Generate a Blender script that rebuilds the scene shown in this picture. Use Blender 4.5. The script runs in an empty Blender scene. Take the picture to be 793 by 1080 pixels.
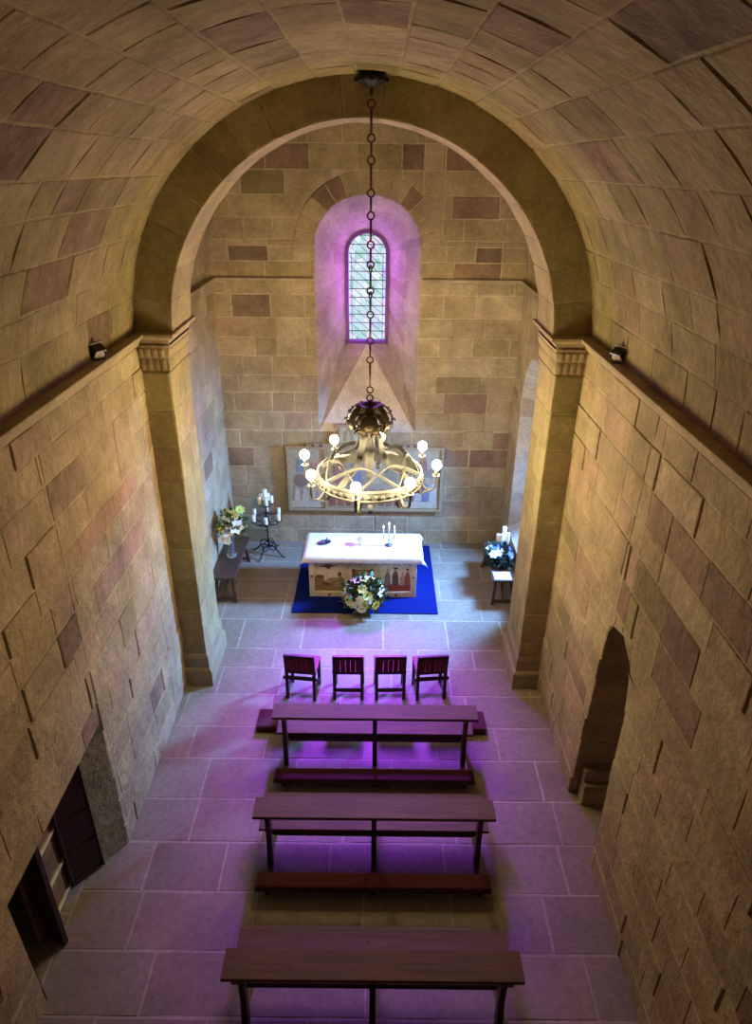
import bpy, bmesh, math, random
from mathutils import Vector, Matrix
PI = math.pi
sc = bpy.context.scene
COL = sc.collection
V = Vector

# ------------------------------------------------------------------ tagging
def thing(name, label, cat, loc=(0, 0, 0), rz=0, group=None):
    o = bpy.data.objects.new(name, None); COL.objects.link(o)
    o.location = loc; o.rotation_euler = (0, 0, rz)
    o.empty_display_size = .1
    o['label'] = label; o['category'] = cat
    if group: o['group'] = group
    return o
def tag(o, label, cat, group=None):
    o['label'] = label; o['category'] = cat
    if group: o['group'] = group
    return o
def struct(o):
    o['kind'] = 'structure'; return o
def kids(o):
    return [c for c in COL.objects if c.parent == o]
def copy_tree(o, parent=None):
    c = o.copy(); COL.objects.link(c)
    if parent: c.parent = parent
    for ch in kids(o): copy_tree(ch, c)
    return c

# ------------------------------------------------------------------ mesh builder
class MB:
    def __init__(s): s.v = []; s.f = []; s.t = []; s.sm = []
    def add(s, verts, faces, tint=(1, 1, 1), smooth=False):
        b = len(s.v); s.v += [tuple(p) for p in verts]
        for f in faces:
            s.f.append([b + i for i in f]); s.t.append(tint); s.sm.append(smooth)
    def box(s, c, d, rot=None, tint=(1, 1, 1), bev=0.0):
        bm = bmesh.new(); bmesh.ops.create_cube(bm, size=1)
        for v in bm.verts: v.co = V((v.co.x * d[0], v.co.y * d[1], v.co.z * d[2]))
        if bev > 0:
            bmesh.ops.bevel(bm, geom=list(bm.edges), offset=bev, segments=2, affect='EDGES', profile=.6)
        m = Matrix.Translation(V(c)) @ (rot.to_4x4() if rot else Matrix.Identity(4))
        bm.verts.index_update()
        s.add([m @ v.co for v in bm.verts], [[v.index for v in f.verts] for f in bm.faces], tint)
        bm.free()
    def bar(s, a, b, w, h, tint=(1, 1, 1), up=(0, 0, 1), bev=0.0):
        a, b = V(a), V(b); d = b - a; L = d.length; d.normalize()
        u = V(up)
        if abs(d.dot(u)) > .98: u = V((0, 1, 0))
        x = d.cross(u).normalized(); z = x.cross(d)
        R = Matrix((x, d, z)).transposed()
        s.box((a + b) / 2, (w, L, h), R, tint, bev)
    def tube(s, pts, r, n=8, tint=(1, 1, 1), closed=False, cap=True):
        P = [V(p) for p in pts]; N = len(P)
        R = r if isinstance(r, (list, tuple)) else [r] * N
        t0 = (P[1] - P[0]).normalized()
        nrm = t0.orthogonal().normalized(); vs = []
        for i in range(N):
            if closed: t = (P[(i + 1) % N] - P[i - 1])
            else: t = P[min(i + 1, N - 1)] - P[max(i - 1, 0)]
            t.normalize(); nrm = (nrm - t * nrm.dot(t))
            if nrm.length < 1e-6: nrm = t.orthogonal()
            nrm.normalize(); bn = t.cross(nrm)
            for k in range(n):
                a = 2 * PI * k / n
                vs.append(P[i] + (nrm * math.cos(a) + bn * math.sin(a)) * R[i])
        fs = []
        for i in range(N if closed else N - 1):
            j = (i + 1) % N
            for k in range(n):
                fs.append([i * n + k, i * n + (k + 1) % n, j * n + (k + 1) % n, j * n + k])
        if cap and not closed:
            fs.append(list(range(n))[::-1]); fs.append([(N - 1) * n + k for k in range(n)])
        s.add(vs, fs, tint, True)
    def lathe(s, prof, n=16, c=(0, 0, 0), tint=(1, 1, 1), smooth=True, M=None):
        c = V(c); vs = []; fs = []
        for (r, z) in prof:
            for k in range(n):
                a = 2 * PI * k / n; p = V((max(r, 1e-4) * math.cos(a), max(r, 1e-4) * math.sin(a), z))
                if M: p = M @ p
                vs.append(c + p)
        m = len(prof)
        for i in range(m - 1):
            for k in range(n):
                fs.append([i * n + k, i * n + (k + 1) % n, (i + 1) * n + (k + 1) % n, (i + 1) * n + k])
        fs.append(list(range(n))[::-1]); fs.append([(m - 1) * n + k for k in range(n)])
        s.add(vs, fs, tint, smooth)
    def ball(s, c, r, n=12, tint=(1, 1, 1), sq=1.0):
        m = max(6, n // 2)
        s.lathe([(r * math.sin(PI * i / m), -r * sq * math.cos(PI * i / m)) for i in range(m + 1)], n, c, tint)
    def ribbon(s, pts, wdir, w, th, tint=(1, 1, 1), smooth=True):
        """flat strap along pts, width along wdir (vector or list)"""
        P = [V(p) for p in pts]; N = len(P); vs = []
        ws = w if isinstance(w, (list, tuple)) else [w] * N
        for i in range(N):
            t = (P[min(i + 1, N - 1)] - P[max(i - 1, 0)]).normalized()
            wd = V(wdir[i]) if isinstance(wdir, list) else V(wdir)
            wd = (wd - t * wd.dot(t)).normalized(); nn = t.cross(wd)
            for (a, b) in ((-1, -1), (1, -1), (1, 1), (-1, 1)):
                vs.append(P[i] + wd * a * ws[i] / 2 + nn * b * th / 2)
        fs = []
        for i in range(N - 1):
            for k in range(4):
                fs.append([i * 4 + k, i * 4 + (k + 1) % 4, i * 4 + 4 + (k + 1) % 4, i * 4 + 4 + k])
        fs.append([3, 2, 1, 0]); fs.append([(N - 1) * 4 + k for k in range(4)])
        s.add(vs, fs, tint, False)
    def prism(s, poly, th, M, tint=(1, 1, 1)):
        """2-D outline (x,y) extruded th along local z, placed by matrix M"""
        n = len(poly)
        vs = [M @ V((x, y, 0)) for x, y in poly] + [M @ V((x, y, th)) for x, y in poly]
        fs = [list(range(n))[::-1], [n + k for k in range(n)]]
        fs += [[k, (k + 1) % n, n + (k + 1) % n, n + k] for k in range(n)]
        s.add(vs, fs, tint)
    def build(s, name, mat, parent=None, weld=False):
        me = bpy.data.meshes.new(name)
        me.from_pydata(s.v, [], s.f)
        ca = me.color_attributes.new('tint', 'FLOAT_COLOR', 'CORNER')
        i = 0; buf = []
        for f, t in zip(s.f, s.t):
            buf += [t[0], t[1], t[2], 1.0] * len(f)
        ca.data.foreach_set('color', buf)
        me.polygons.foreach_set('use_smooth', s.sm)
        if weld:
            bm = bmesh.new(); bm.from_mesh(me); bmesh.ops.recalc_face_normals(bm, faces=bm.faces); bm.to_mesh(me); bm.free()
        me.materials.append(mat); me.update()
        o = bpy.data.objects.new(name, me); COL.objects.link(o)
        if parent: o.parent = parent
        return o

# ------------------------------------------------------------------ materials
def new_mat(name):
    m = bpy.data.materials.new(name); m.use_nodes = True
    nt = m.node_tree; return m, nt, nt.nodes['Principled BSDF']
def N(nt, t, **k):
    n = nt.nodes.new(t)
    for a, b in k.items(): setattr(n, a, b)
    return n
def noise(nt, scale, detail=4, rough=.6, vec=None):
    n = N(nt, 'ShaderNodeTexNoise'); n.inputs['Scale'].default_value = scale
    n.inputs['Detail'].default_value = detail; n.inputs['Roughness'].default_value = rough
    if vec: nt.links.new(vec, n.inputs['Vector'])
    return n
def stone_mat(name, rough=.9, bump=.6, scale=7.0, lo=.72, hi=1.25, dist=.02, mott=.75):
    m, nt, b = new_mat(name); L = nt.links.new
    at = N(nt, 'ShaderNodeAttribute'); at.attribute_name = 'tint'
    tc = N(nt, 'ShaderNodeTexCoord')
    n1 = noise(nt, 2.3, 5, .65, tc.outputs['Object']); n2 = noise(nt, scale * 3, 6, .7, tc.outputs['Object'])
    n3 = noise(nt, scale, 5, .6, tc.outputs['Object'])
    r1 = N(nt, 'ShaderNodeMapRange'); r1.inputs['From Min'].default_value = .3; r1.inputs['From Max'].default_value = .7
    r1.inputs['To Min'].default_value = lo; r1.inputs['To Max'].default_value = hi
    L(n1.outputs['Fac'], r1.inputs['Value'])
    r2 = N(nt, 'ShaderNodeMapRange'); r2.inputs['From Min'].default_value = .3; r2.inputs['From Max'].default_value = .7
    r2.inputs['To Min'].default_value = .8; r2.inputs['To Max'].default_value = 1.18
    L(n2.outputs['Fac'], r2.inputs['Value'])
    mu = N(nt, 'ShaderNodeMath', operation='MULTIPLY'); L(r1.outputs[0], mu.inputs[0]); L(r2.outputs[0], mu.inputs[1])
    n4 = noise(nt, 1.1, 6, .7, tc.outputs['Object']); r4 = N(nt, 'ShaderNodeMapRange'); r4.inputs['From Min'].default_value = .42; r4.inputs['From Max'].default_value = .72
    r4.inputs['To Max'].default_value = mott; L(n4.outputs['Fac'], r4.inputs['Value'])
    mx = N(nt, 'ShaderNodeMix'); mx.data_type = 'RGBA'; L(r4.outputs[0], mx.inputs[0]); L(at.outputs['Color'], mx.inputs[6]); mx.inputs[7].default_value = (.36, .26, .165, 1)
    vm = N(nt, 'ShaderNodeVectorMath', operation='SCALE'); L(mx.outputs[2], vm.inputs[0]); L(mu.outputs[0], vm.inputs['Scale'])
    L(vm.outputs[0], b.inputs['Base Color'])
    ad = N(nt, 'ShaderNodeMath', operation='MULTIPLY_ADD'); L(n2.outputs['Fac'], ad.inputs[0]); ad.inputs[1].default_value = .45
    L(n3.outputs['Fac'], ad.inputs[2])
    bp = N(nt, 'ShaderNodeBump'); bp.inputs['Strength'].default_value = bump; bp.inputs['Distance'].default_value = dist
    L(ad.outputs[0], bp.inputs['Height']); L(bp.outputs[0], b.inputs['Normal'])
    b.inputs['Roughness'].default_value = rough; b.inputs['Specular IOR Level'].default_value = .25
    return m
def tint_mat(name, col=(1, 1, 1), rough=.6, metal=0.0, bump=0, bscale=30, var=.15, spec=.4, sheen=0):
    """col * tint attribute * mild noise"""
    m, nt, b = new_mat(name); L = nt.links.new
    at = N(nt, 'ShaderNodeAttribute'); at.attribute_name = 'tint'
    tc = N(nt, 'ShaderNodeTexCoord')
    n1 = noise(nt, bscale * .4, 4, .6, tc.outputs['Object'])
    r = N(nt, 'ShaderNodeMapRange'); r.inputs['From Min'].default_value = .3; r.inputs['From Max'].default_value = .7
    r.inputs['To Min'].default_value = 1 - var; r.inputs['To Max'].default_value = 1 + var
    L(n1.outputs['Fac'], r.inputs['Value'])
    v0 = N(nt, 'ShaderNodeVectorMath', operation='MULTIPLY'); L(at.outputs['Color'], v0.inputs[0]); v0.inputs[1].default_value = col
    vm = N(nt, 'ShaderNodeVectorMath', operation='SCALE'); L(v0.outputs[0], vm.inputs[0]); L(r.outputs[0], vm.inputs['Scale'])
    L(vm.outputs[0], b.inputs['Base Color'])
    b.inputs['Roughness'].default_value = rough; b.inputs['Metallic'].default_value = metal
    b.inputs['Specular IOR Level'].default_value = spec
    if sheen: b.inputs['Sheen Weight'].default_value = sheen
    if bump:
        n2 = noise(nt, bscale, 4, .6, tc.outputs['Object'])
        bp = N(nt, 'ShaderNodeBump'); bp.inputs['Strength'].default_value = bump; bp.inputs['Distance'].default_value = .01
        L(n2.outputs['Fac'], bp.inputs['Height']); L(bp.outputs[0], b.inputs['Normal'])
    return m
def wood_mat(name, c1, c2, axis=0, rough=.45):
    m, nt, b = new_mat(name); L = nt.links.new
    tc = N(nt, 'ShaderNodeTexCoord'); mp = N(nt, 'ShaderNodeMapping')
    s = [14, 14, 14]; s[axis] = 1.2; mp.inputs['Scale'].default_value = s
    L(tc.outputs['Object'], mp.inputs['Vector'])
    n1 = noise(nt, 1.6, 6, .65, mp.outputs[0]); n1.inputs['Distortion'].default_value = .6
    vo = N(nt, 'ShaderNodeTexVoronoi'); vo.inputs['Scale'].default_value = 3.1
    mp2 = N(nt, 'ShaderNodeMapping'); s2 = [2.6, 2.6, 2.6]; s2[axis] = 1.3; mp2.inputs['Scale'].default_value = s2
    L(tc.outputs['Object'], mp2.inputs['Vector']); L(mp2.outputs[0], vo.inputs['Vector'])
    kn = N(nt, 'ShaderNodeMapRange'); kn.inputs['From Min'].default_value = .03; kn.inputs['From Max'].default_value = .12
    kn.inputs['To Min'].default_value = .35; kn.inputs['To Max'].default_value = 1
    L(vo.outputs['Distance'], kn.inputs['Value'])
    cr = N(nt, 'ShaderNodeValToRGB'); cr.color_ramp.elements[0].position = .35; cr.color_ramp.elements[1].position = .68
    cr.color_ramp.elements[0].color = (*c1, 1); cr.color_ramp.elements[1].color = (*c2, 1)
    L(n1.outputs['Fac'], cr.inputs[0])
    vm = N(nt, 'ShaderNodeVectorMath', operation='SCALE'); L(cr.outputs[0], vm.inputs[0]); L(kn.outputs[0], vm.inputs['Scale'])
    L(vm.outputs[0], b.inputs['Base Color'])
    bp = N(nt, 'ShaderNodeBump'); bp.inputs['Strength'].default_value = .2; bp.inputs['Distance'].default_value = .004
    L(n1.outputs['Fac'], bp.inputs['Height']); L(bp.outputs[0], b.inputs['Normal'])
    b.inputs['Roughness'].default_value = rough
    return m
def emit_mat(name, col, strength):
    m = bpy.data.materials.new(name); m.use_nodes = True; nt = m.node_tree
    for n in list(nt.nodes): nt.nodes.remove(n)
    e = N(nt, 'ShaderNodeEmission'); e.inputs[0].default_value = (*col, 1); e.inputs[1].default_value = strength
    o = N(nt, 'ShaderNodeOutputMaterial'); nt.links.new(e.outputs[0], o.inputs[0]); return m

WARM = (1.0, .77, .40)
M = {}
M['stone'] = stone_mat('ashlar_stone', bump=.9, scale=4.5, dist=.045, lo=.70, hi=1.28)
M['stone_far'] = stone_mat('dressed_stone', bump=.7, scale=7, dist=.016, mott=.5)
M['flag'] = stone_mat('flagstone', rough=.62, bump=.2, scale=5, lo=.86, hi=1.12, dist=.006, mott=0)
M['iron'] = tint_mat('wrought_iron', (.022, .018, .017), .5, .6, .3, 60)
M['bronze'] = tint_mat('aged_bronze', (.05, .036, .02), .45, .7, .3, 50)
M['rust'] = tint_mat('rusty_iron', (.075, .035, .03), .6, .4, .3, 60)
M['gilt'] = tint_mat('pale_gilded_iron', (.098, .102, .106), .6, .0, .4, 40, .2)
M['pew'] = wood_mat('pew_oak', (.065, .033, .018), (.125, .066, .036), 0, .72)
M['pewleg'] = wood_mat('dark_pew_oak', (.03, .014, .01), (.06, .03, .02), 2)
M['walnut'] = wood_mat('dark_walnut', (.045, .022, .014), (.10, .05, .032), 1)
M['walnutz'] = wood_mat('dark_walnut_legs', (.04, .02, .013), (.08, .04, .026), 2)
M['doorwood'] = wood_mat('door_oak', (.022, .010, .008), (.05, .024, .016), 2)
M['chairwood'] = wood_mat('chair_wood', (.022, .009, .010), (.05, .02, .02), 2)
M['red'] = tint_mat('red_velvet', (.06, .003, .006), .85, 0, .3, 80, .2, .2, .3)
M['leather'] = tint_mat('red_leather', (.19, .008, .018), .5, 0, .3, 60, .2, .4)
M['blue'] = tint_mat('blue_carpet', (.003, .010, .115), .95, 0, .5, 160, .15, .1)
M['linen'] = tint_mat('white_linen', (.72, .71, .76), .85, 0, .15, 90, .04, .2)
M['lime'] = tint_mat('altar_stone', (.60, .50, .35), .8, 0, .3, 40, .12, .3)
M['paint'] = tint_mat('painted_panel', (1, 1, 1), .7, 0, .25, 60, .18, .3)
M['framewood'] = tint_mat('gilded_frame_wood', (.34, .24, .12), .6, 0, .3, 50, .15, .4)
M['wax'] = tint_mat('candle_wax', (.93, .88, .74), .5, 0, 0, 30, .03, .4)
M['wax'].node_tree.nodes['Principled BSDF'].inputs['Subsurface Weight'].default_value = .2
M['flower'] = tint_mat('petals', (1, 1, 1), .7, 0, 0, 40, .12, .3)
M['leaf'] = tint_mat('leaves', (1, 1, 1), .55, 0, 0, 30, .25, .4)
M['silver'] = tint_mat('silver', (.62, .62, .66), .3, 1.0, 0, 30, .05)
M['pewter'] = tint_mat('dark_pewter', (.16, .16, .18), .35, .8, 0, 30, .05)
M['black'] = tint_mat('black_enamel', (.02, .02, .02), .4, .2, 0, 30, .05)
M['plastic'] = tint_mat('floodlight_body', (.30, .25, .22), .5, .3, 0, 30, .05)
M['paper'] = tint_mat('white_paper', (.8, .8, .82), .8, 0, 0, 30, .03)
M['china'] = tint_mat('white_glaze', (.85, .85, .87), .25, 0, 0, 30, .03)
M['brass'] = tint_mat('pale_rail', (.80, .66, .34), .4, .3, 0, 30, .1)
M['bulb'] = emit_mat('lit_bulb', WARM, 420)
M['flame'] = emit_mat('candle_flame', (1, .8, .42), 25)
g, nt, b = new_mat('clear_glass'); b.inputs['Transmission Weight'].default_value = .95; b.inputs['Roughness'].default_value = .03
b.inputs['Base Color'].default_value = (.86, .92, .97, 1); M['glass'] = g
g, nt, b = new_mat('lamp_glass'); b.inputs['Base Color'].default_value = (.45, .40, .38, 1); b.inputs['Roughness'].default_value = .2; M['lampglass'] = g
# stained glass seen against the sky: pale cyan, pink and violet quarries
def stained(name, strength):
    m = bpy.data.materials.new(name); m.use_nodes = True; nt = m.node_tree; L = nt.links.new
    for n in list(nt.nodes): nt.nodes.remove(n)
    tc = N(nt, 'ShaderNodeTexCoord'); mp = N(nt, 'ShaderNodeMapping')
    mp.inputs['Rotation'].default_value = (0, math.radians(38), 0); mp.inputs['Scale'].default_value = (11, 11, 7)
    L(tc.outputs['Object'], mp.inputs['Vector'])
    vo = N(nt, 'ShaderNodeTexVoronoi'); vo.inputs['Scale'].default_value = 1.0; L(mp.outputs[0], vo.inputs['Vector'])
    sp = N(nt, 'ShaderNodeSeparateColor'); L(vo.outputs['Color'], sp.inputs[0])
    cr = N(nt, 'ShaderNodeValToRGB'); cr.color_ramp.interpolation = 'CONSTANT'
    E = cr.color_ramp.elements
    E[0].color = (.56, .74, .84, 1); E[1].position = .3; E[1].color = (.78, .86, .95, 1)
    for p, c in ((.55, (.42, .66, .68, 1)), (.68, (.68, .78, .92, 1)), (.86, (.82, .66, .86, 1)), (.95, (.60, .50, .92, 1))):
        e = E.new(p); e.color = c
    L(sp.outputs[0], cr.inputs[0])
    e = N(nt, 'ShaderNodeEmission'); L(cr.outputs[0], e.inputs[0]); e.inputs[1].default_value = strength
    o = N(nt, 'ShaderNodeOutputMaterial'); L(e.outputs[0], o.inputs[0]); return m
M['stained'] = stained('stained_glass', 1.1)
M['skyglass'] = emit_mat('pale_window_glass', (.55, .75, 1.0), 1.3)
M['violet_lit_lead'] = tint_mat('violet_lit_frame', (.22, .05, .42), .5, 0, 0, 30, .1)  # violet of the window light put into the frame colour

# ------------------------------------------------------------------ stone blocks
def clip(poly, nx, ny, c):
    out = []; n = len(poly)
    for i in range(n):
        a, b = poly[i], poly[(i + 1) % n]
        da = a[0] * nx + a[1] * ny - c; db = b[0] * nx + b[1] * ny - c
        if da >= 0: out.append(a)
        if (da > 0 and db < 0) or (da < 0 and db > 0):
            t = da / (da - db); out.append((a[0] + (b[0] - a[0]) * t, a[1] + (b[1] - a[1]) * t))
    return out
def area(p):
    return .5 * sum(p[i][0] * p[(i + 1) % len(p)][1] - p[(i + 1) % len(p)][0] * p[i][1] for i in range(len(p)))
def in_poly(q, p):
    c = False; n = len(p)
    for i in range(n):
        a, b = p[i], p[i - 1]
        if (a[1] > q[1]) != (b[1] > q[1]) and q[0] < (b[0] - a[0]) * (q[1] - a[1]) / (b[1] - a[1]) + a[0]: c = not c
    return c
def nearest(q, p):
    best = None; bd = 1e9
    for i in range(len(p)):
        a, b = V(p[i - 1]), V(p[i]); d = b - a; L2 = d.length_squared
        t = 0 if L2 < 1e-12 else min(1, max(0, (V(q) - a).dot(d) / L2)); r = a + d * t; e = (V(q) - r).length
        if e < bd: bd = e; best = (r.x, r.y)
    return best
def cut(polys, hole):
    """take an opening out of the laid cells: whatever reaches into it is dressed back to its edge"""
    x0 = min(q[0] for q in hole); x1 = max(q[0] for q in hole); y0 = min(q[1] for q in hole); y1 = max(q[1] for q in hole)
    res = []
    for p in polys:
        if max(q[0] for q in p) <= x0 or min(q[0] for q in p) >= x1 or max(q[1] for q in p) <= y0 or min(q[1] for q in p) >= y1:
            res.append(p); continue
        d = subdiv(p, .03, 0, random.Random(0))
        if not any(in_poly(q, hole) for q in d):
            res.append(p); continue
        if all(in_poly(q, hole) for q in d): continue
        d = simplify([nearest(q, hole) if in_poly(q, hole) else q for q in d], .006)
        out = []
        for k in range(len(d)):                       # drop collinear points
            a, b, c = d[k - 1], d[k], d[(k + 1) % len(d)]
            if abs((b[0] - a[0]) * (c[1] - b[1]) - (b[1] - a[1]) * (c[0] - b[0])) > 2e-5: out.append(b)
        if len(out) > 2 and abs(area(out)) > .004: res.append(out)
    return res
def cut_convex(polys, hole):
    if area(hole) < 0: hole = hole[::-1]
    res = []
    for p in polys:
        rest = p
        for i in range(len(hole)):
            a, b = hole[i], hole[(i + 1) % len(hole)]
            nx, ny = -(b[1] - a[1]), b[0] - a[0]; c = nx * a[0] + ny * a[1]
            out = clip(rest, -nx, -ny, -c)
            if len(out) > 2 and abs(area(out)) > 1e-5: res.append(out)
            rest = clip(rest, nx, ny, c)
            if len(rest) < 3: break
    return res
def cut_ring(polys, cx, R, spring, hole):
    """take an arched ring out of the cells above its springing line only"""
    polys = cut_convex(polys, [(cx - R, spring), (cx + R, spring), (cx + R, spring + 1e-4), (cx - R, spring + 1e-4)])
    lo = [p for p in polys if sum(q[1] for q in p) / len(p) < spring]; hi = [p for p in polys if sum(q[1] for q in p) / len(p) >= spring]
    return lo + cut(hi, [(hole[0][0], spring - 2)] + list(hole) + [(hole[-1][0], spring - 2)])
def inset(poly, d):
    if area(poly) < 0: poly = poly[::-1]
    n = len(poly); out = []
    for i in range(n):
        p0, p, p1 = poly[i - 1], poly[i], poly[(i + 1) % n]
        e0 = V((p[0] - p0[0], p[1] - p0[1])); e1 = V((p1[0] - p[0], p1[1] - p[1]))
        if e0.length < 1e-7 or e1.length < 1e-7: out.append(p); continue
        e0.normalize(); e1.normalize()
        n0 = V((-e0.y, e0.x)); n1 = V((-e1.y, e1.x)); b = n0 + n1
        if b.length < 1e-4: b = n0
        k = d / max(.35, 1 + n0.dot(n1)); out.append((p[0] + b.x * k, p[1] + b.y * k))
    return out
def simplify(poly, e=.012):
    out = []
    for p in poly:
        if not out or math.hypot(p[0] - out[-1][0], p[1] - out[-1][1]) > e: out.append(p)
    if len(out) > 1 and math.hypot(out[0][0] - out[-1][0], out[0][1] - out[-1][1]) <= e: out.pop()
    return out
def subdiv(poly, step, jit, rnd):
    out = []
    for i in range(len(poly)):
        a, b = poly[i], poly[(i + 1) % len(poly)]
        L = math.hypot(b[0] - a[0], b[1] - a[1]); k = max(1, int(L / step))
        for j in range(k):
            t = j / k; q = jit if j else jit * .6
            out.append((a[0] + (b[0] - a[0]) * t + rnd.uniform(-q, q), a[1] + (b[1] - a[1]) * t + rnd.uniform(-q, q)))
    return out
TAN = [(.36, .275, .145), (.385, .30, .165), (.335, .26, .14), (.41, .325, .19), (.35, .28, .155)]
PINK = [(.35, .245, .145), (.37, .26, .16)]
RED = [(.25, .155, .10), (.23, .15, .09), (.27, .17, .11)]
OLV = [(.30, .24, .11), (.28, .22, .105)]
def pick(rnd, pal):
    x = rnd.random(); c = None
    for w, cols in pal:
        if x < w: c = rnd.choice(cols); break
        x -= w
    if c is None: c = rnd.choice(TAN)
    k = rnd.uniform(.92, 1.07)
    return (c[0] * k, c[1] * k, c[2] * k)
PAL_NAVE = [(.12, PINK), (.03, RED), (.04, OLV)]
PAL_FAR = [(.06, PINK), (.03, RED), (.05, OLV)]
PAL_VAULT = [(.10, PINK), (.03, RED), (.05, OLV)]
PAL_PLAIN = [(.05, PINK), (.05, OLV)]
def courses(a, b, lo, hi, rnd):
    ys = [a]
    while ys[-1] < b - hi * .8: ys.append(ys[-1] + rnd.uniform(lo, hi))
    k = (b - a) / (ys[-1] - a) if ys[-1] > b else 1
    ys = [a + (y - a) * k for y in ys]
    if ys[-1] < b - 1e-6: ys.append(b)
    return ys
def cells_for(u0, u1, vs, lo, hi, rnd):
    out = []
    for v0, v1 in zip(vs[:-1], vs[1:]):
        us = courses(u0, u1, lo, hi, rnd)
        if len(us) > 3:
            s = rnd.uniform(.4, 1) * min(lo, us[1] - us[0]) * .6
            us = [us[0]] + [u - s for u in us[1:-1]] + [us[-1]]
        for a, b in zip(us[:-1], us[1:]): out.append([(a, v0), (b, v0), (b, v1), (a, v1)])
    return out
def lay(mb, cells, P, seed, pal, over=(), gap=.005, relief=(.001, .008), step=.14, jit=.005, mortar=(.42, .335, .20), fcol=None, mul=(1, 1, 1), flip=False, depth=.002, split=None):
    """lay blocks: every cell gets a mortar bed and a raised, slightly irregular block"""
    rnd = random.Random(seed)
    def nor(u, v):
        e = .01; a = P(u + e, v) - P(u - e, v); b = P(u, v + e) - P(u, v - e)
        n = a.cross(b)
        if n.length < 1e-9: return V((0, 0, 1))
        n.normalize(); return -n if flip else n
    def inside(p, q): return in_poly(q, p)
    for c in cells:
        if area(c) < 0: c = c[::-1]
        rm = rnd.uniform(.85, 1.1); mc = tuple(x * rm * y for x, y in zip(mortar, mul))
        bed = subdiv(c, step, 0, rnd)
        pts = [P(u, v) - nor(u, v) * depth for u, v in bed]
        idx = list(range(len(pts)))
        mb.add(pts, [idx[::-1] if flip else idx], mc)
        col = pick(rnd, pal) if fcol is None else tuple(x * rnd.uniform(.9, 1.1) for x in fcol)
        for q, oc in over:
            if inside(c, q): col = oc
        col = tuple(x * y for x, y in zip(col, mul)); h = rnd.uniform(relief[0], relief[0] + (relief[1] - relief[0]) * .3) if rnd.random() < .8 else relief[1]
        c2 = simplify(c)
        if len(c2) < 3 or abs(area(c2)) < .003: continue
        g = gap * rnd.uniform(.6, 1.4)
        a0 = subdiv(inset(c2, g), step, jit, rnd)
        a1 = inset(a0, .010)
        if area(a1) < .002: continue
        n = len(a0)
        lo_ = [P(u, v) - nor(u, v) * depth for u, v in a0]
        mid = [P(u, v) + nor(u, v) * (h - .006) for u, v in inset(a0, .002)]
        hi_ = [P(u, v) + nor(u, v) * (h + rnd.uniform(-.002, .002)) for u, v in a1]
        fs = []
        for k in range(n):
            j = (k + 1) % n
            fs.append([k, j, n + j, n + k]); fs.append([n + k, n + j, 2 * n + j, 2 * n + k])
        fs.append([2 * n + k for k in range(n)])
        if flip: fs = [f[::-1] for f in fs]
        mb.add(lo_ + mid + hi_, fs, col)
    return mb
def arch_outline(cx, half, bottom, spring, crown, n=12):
    pts = [(cx - half, bottom)]
    for i in range(n + 1):
        a = PI - PI * i / n
        pts.append((cx + half * math.cos(a), spring + (crown - spring) * math.sin(a)))
    pts.append((cx + half, bottom)); return pts
def polyline_at(pts):
    ls = [0]
    for a, b in zip(pts[:-1], pts[1:]): ls.append(ls[-1] + (V(b) - V(a)).length)
    tot = ls[-1]
    def f(t):
        d = min(max(t, 0), 1) * tot
        for i in range(len(pts) - 1):
            if d <= ls[i + 1] + 1e-9:
                k = (d - ls[i]) / max(ls[i + 1] - ls[i], 1e-9); return V(pts[i]).lerp(V(pts[i + 1]), k)
        return V(pts[-1])
    return f, tot
def index_at(pts):
    """parametrise by vertex index (keeps two matched outlines in step)"""
    n = len(pts) - 1
    def f(i):
        i = min(max(i, 0), n); k = min(int(i), n - 1); return V(pts[k]).lerp(V(pts[k + 1]), i - k)
    return f

# ------------------------------------------------------------------ measures of the room
W, WP, YP, YQ, ZI, WC, YB = 2.45, 2.14, 7.40, 8.22, 4.87, 2.53, 11.45
Y0 = -2.6
RISE = 2.38
# floor -------------------------------------------------------------
rnd = random.Random(4)
fj = [Y0, -1.9, -1.2, -.6, 0, .55, 1.1, 1.65, 2.2, 2.7, 3.2, 3.75, 4.33, 4.89, 5.45, 6.05, 6.59, 7.19, 7.745, 8.18, 8.92, 9.5, 10.1, 10.7, 11.2, YB + .02]
cells = cells_for(-2.75, 2.75, fj, .75, 1.25, rnd)
cells += [[(-3.9, 2.9), (-2.75, 2.9), (-2.75, 4.1), (-3.9, 4.1)], [(-3.9, 4.1), (-2.75, 4.1), (-2.75, 5.1), (-3.9, 5.1)],
          [(2.75, 4.6), (3.6, 4.6), (3.6, 5.8), (2.75, 5.8)]]
mb = MB()
lay(mb, cells, lambda u, v: V((u, v, 0)), 11, [(1, [(.25, .21, .155), (.235, .20, .15), (.265, .225, .17), (.23, .19, .14)])],
    gap=.006, relief=(-.001, .001), jit=.003, mortar=(.36, .31, .24), depth=.003)
struct(mb.build('floor', M['flag']))

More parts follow.
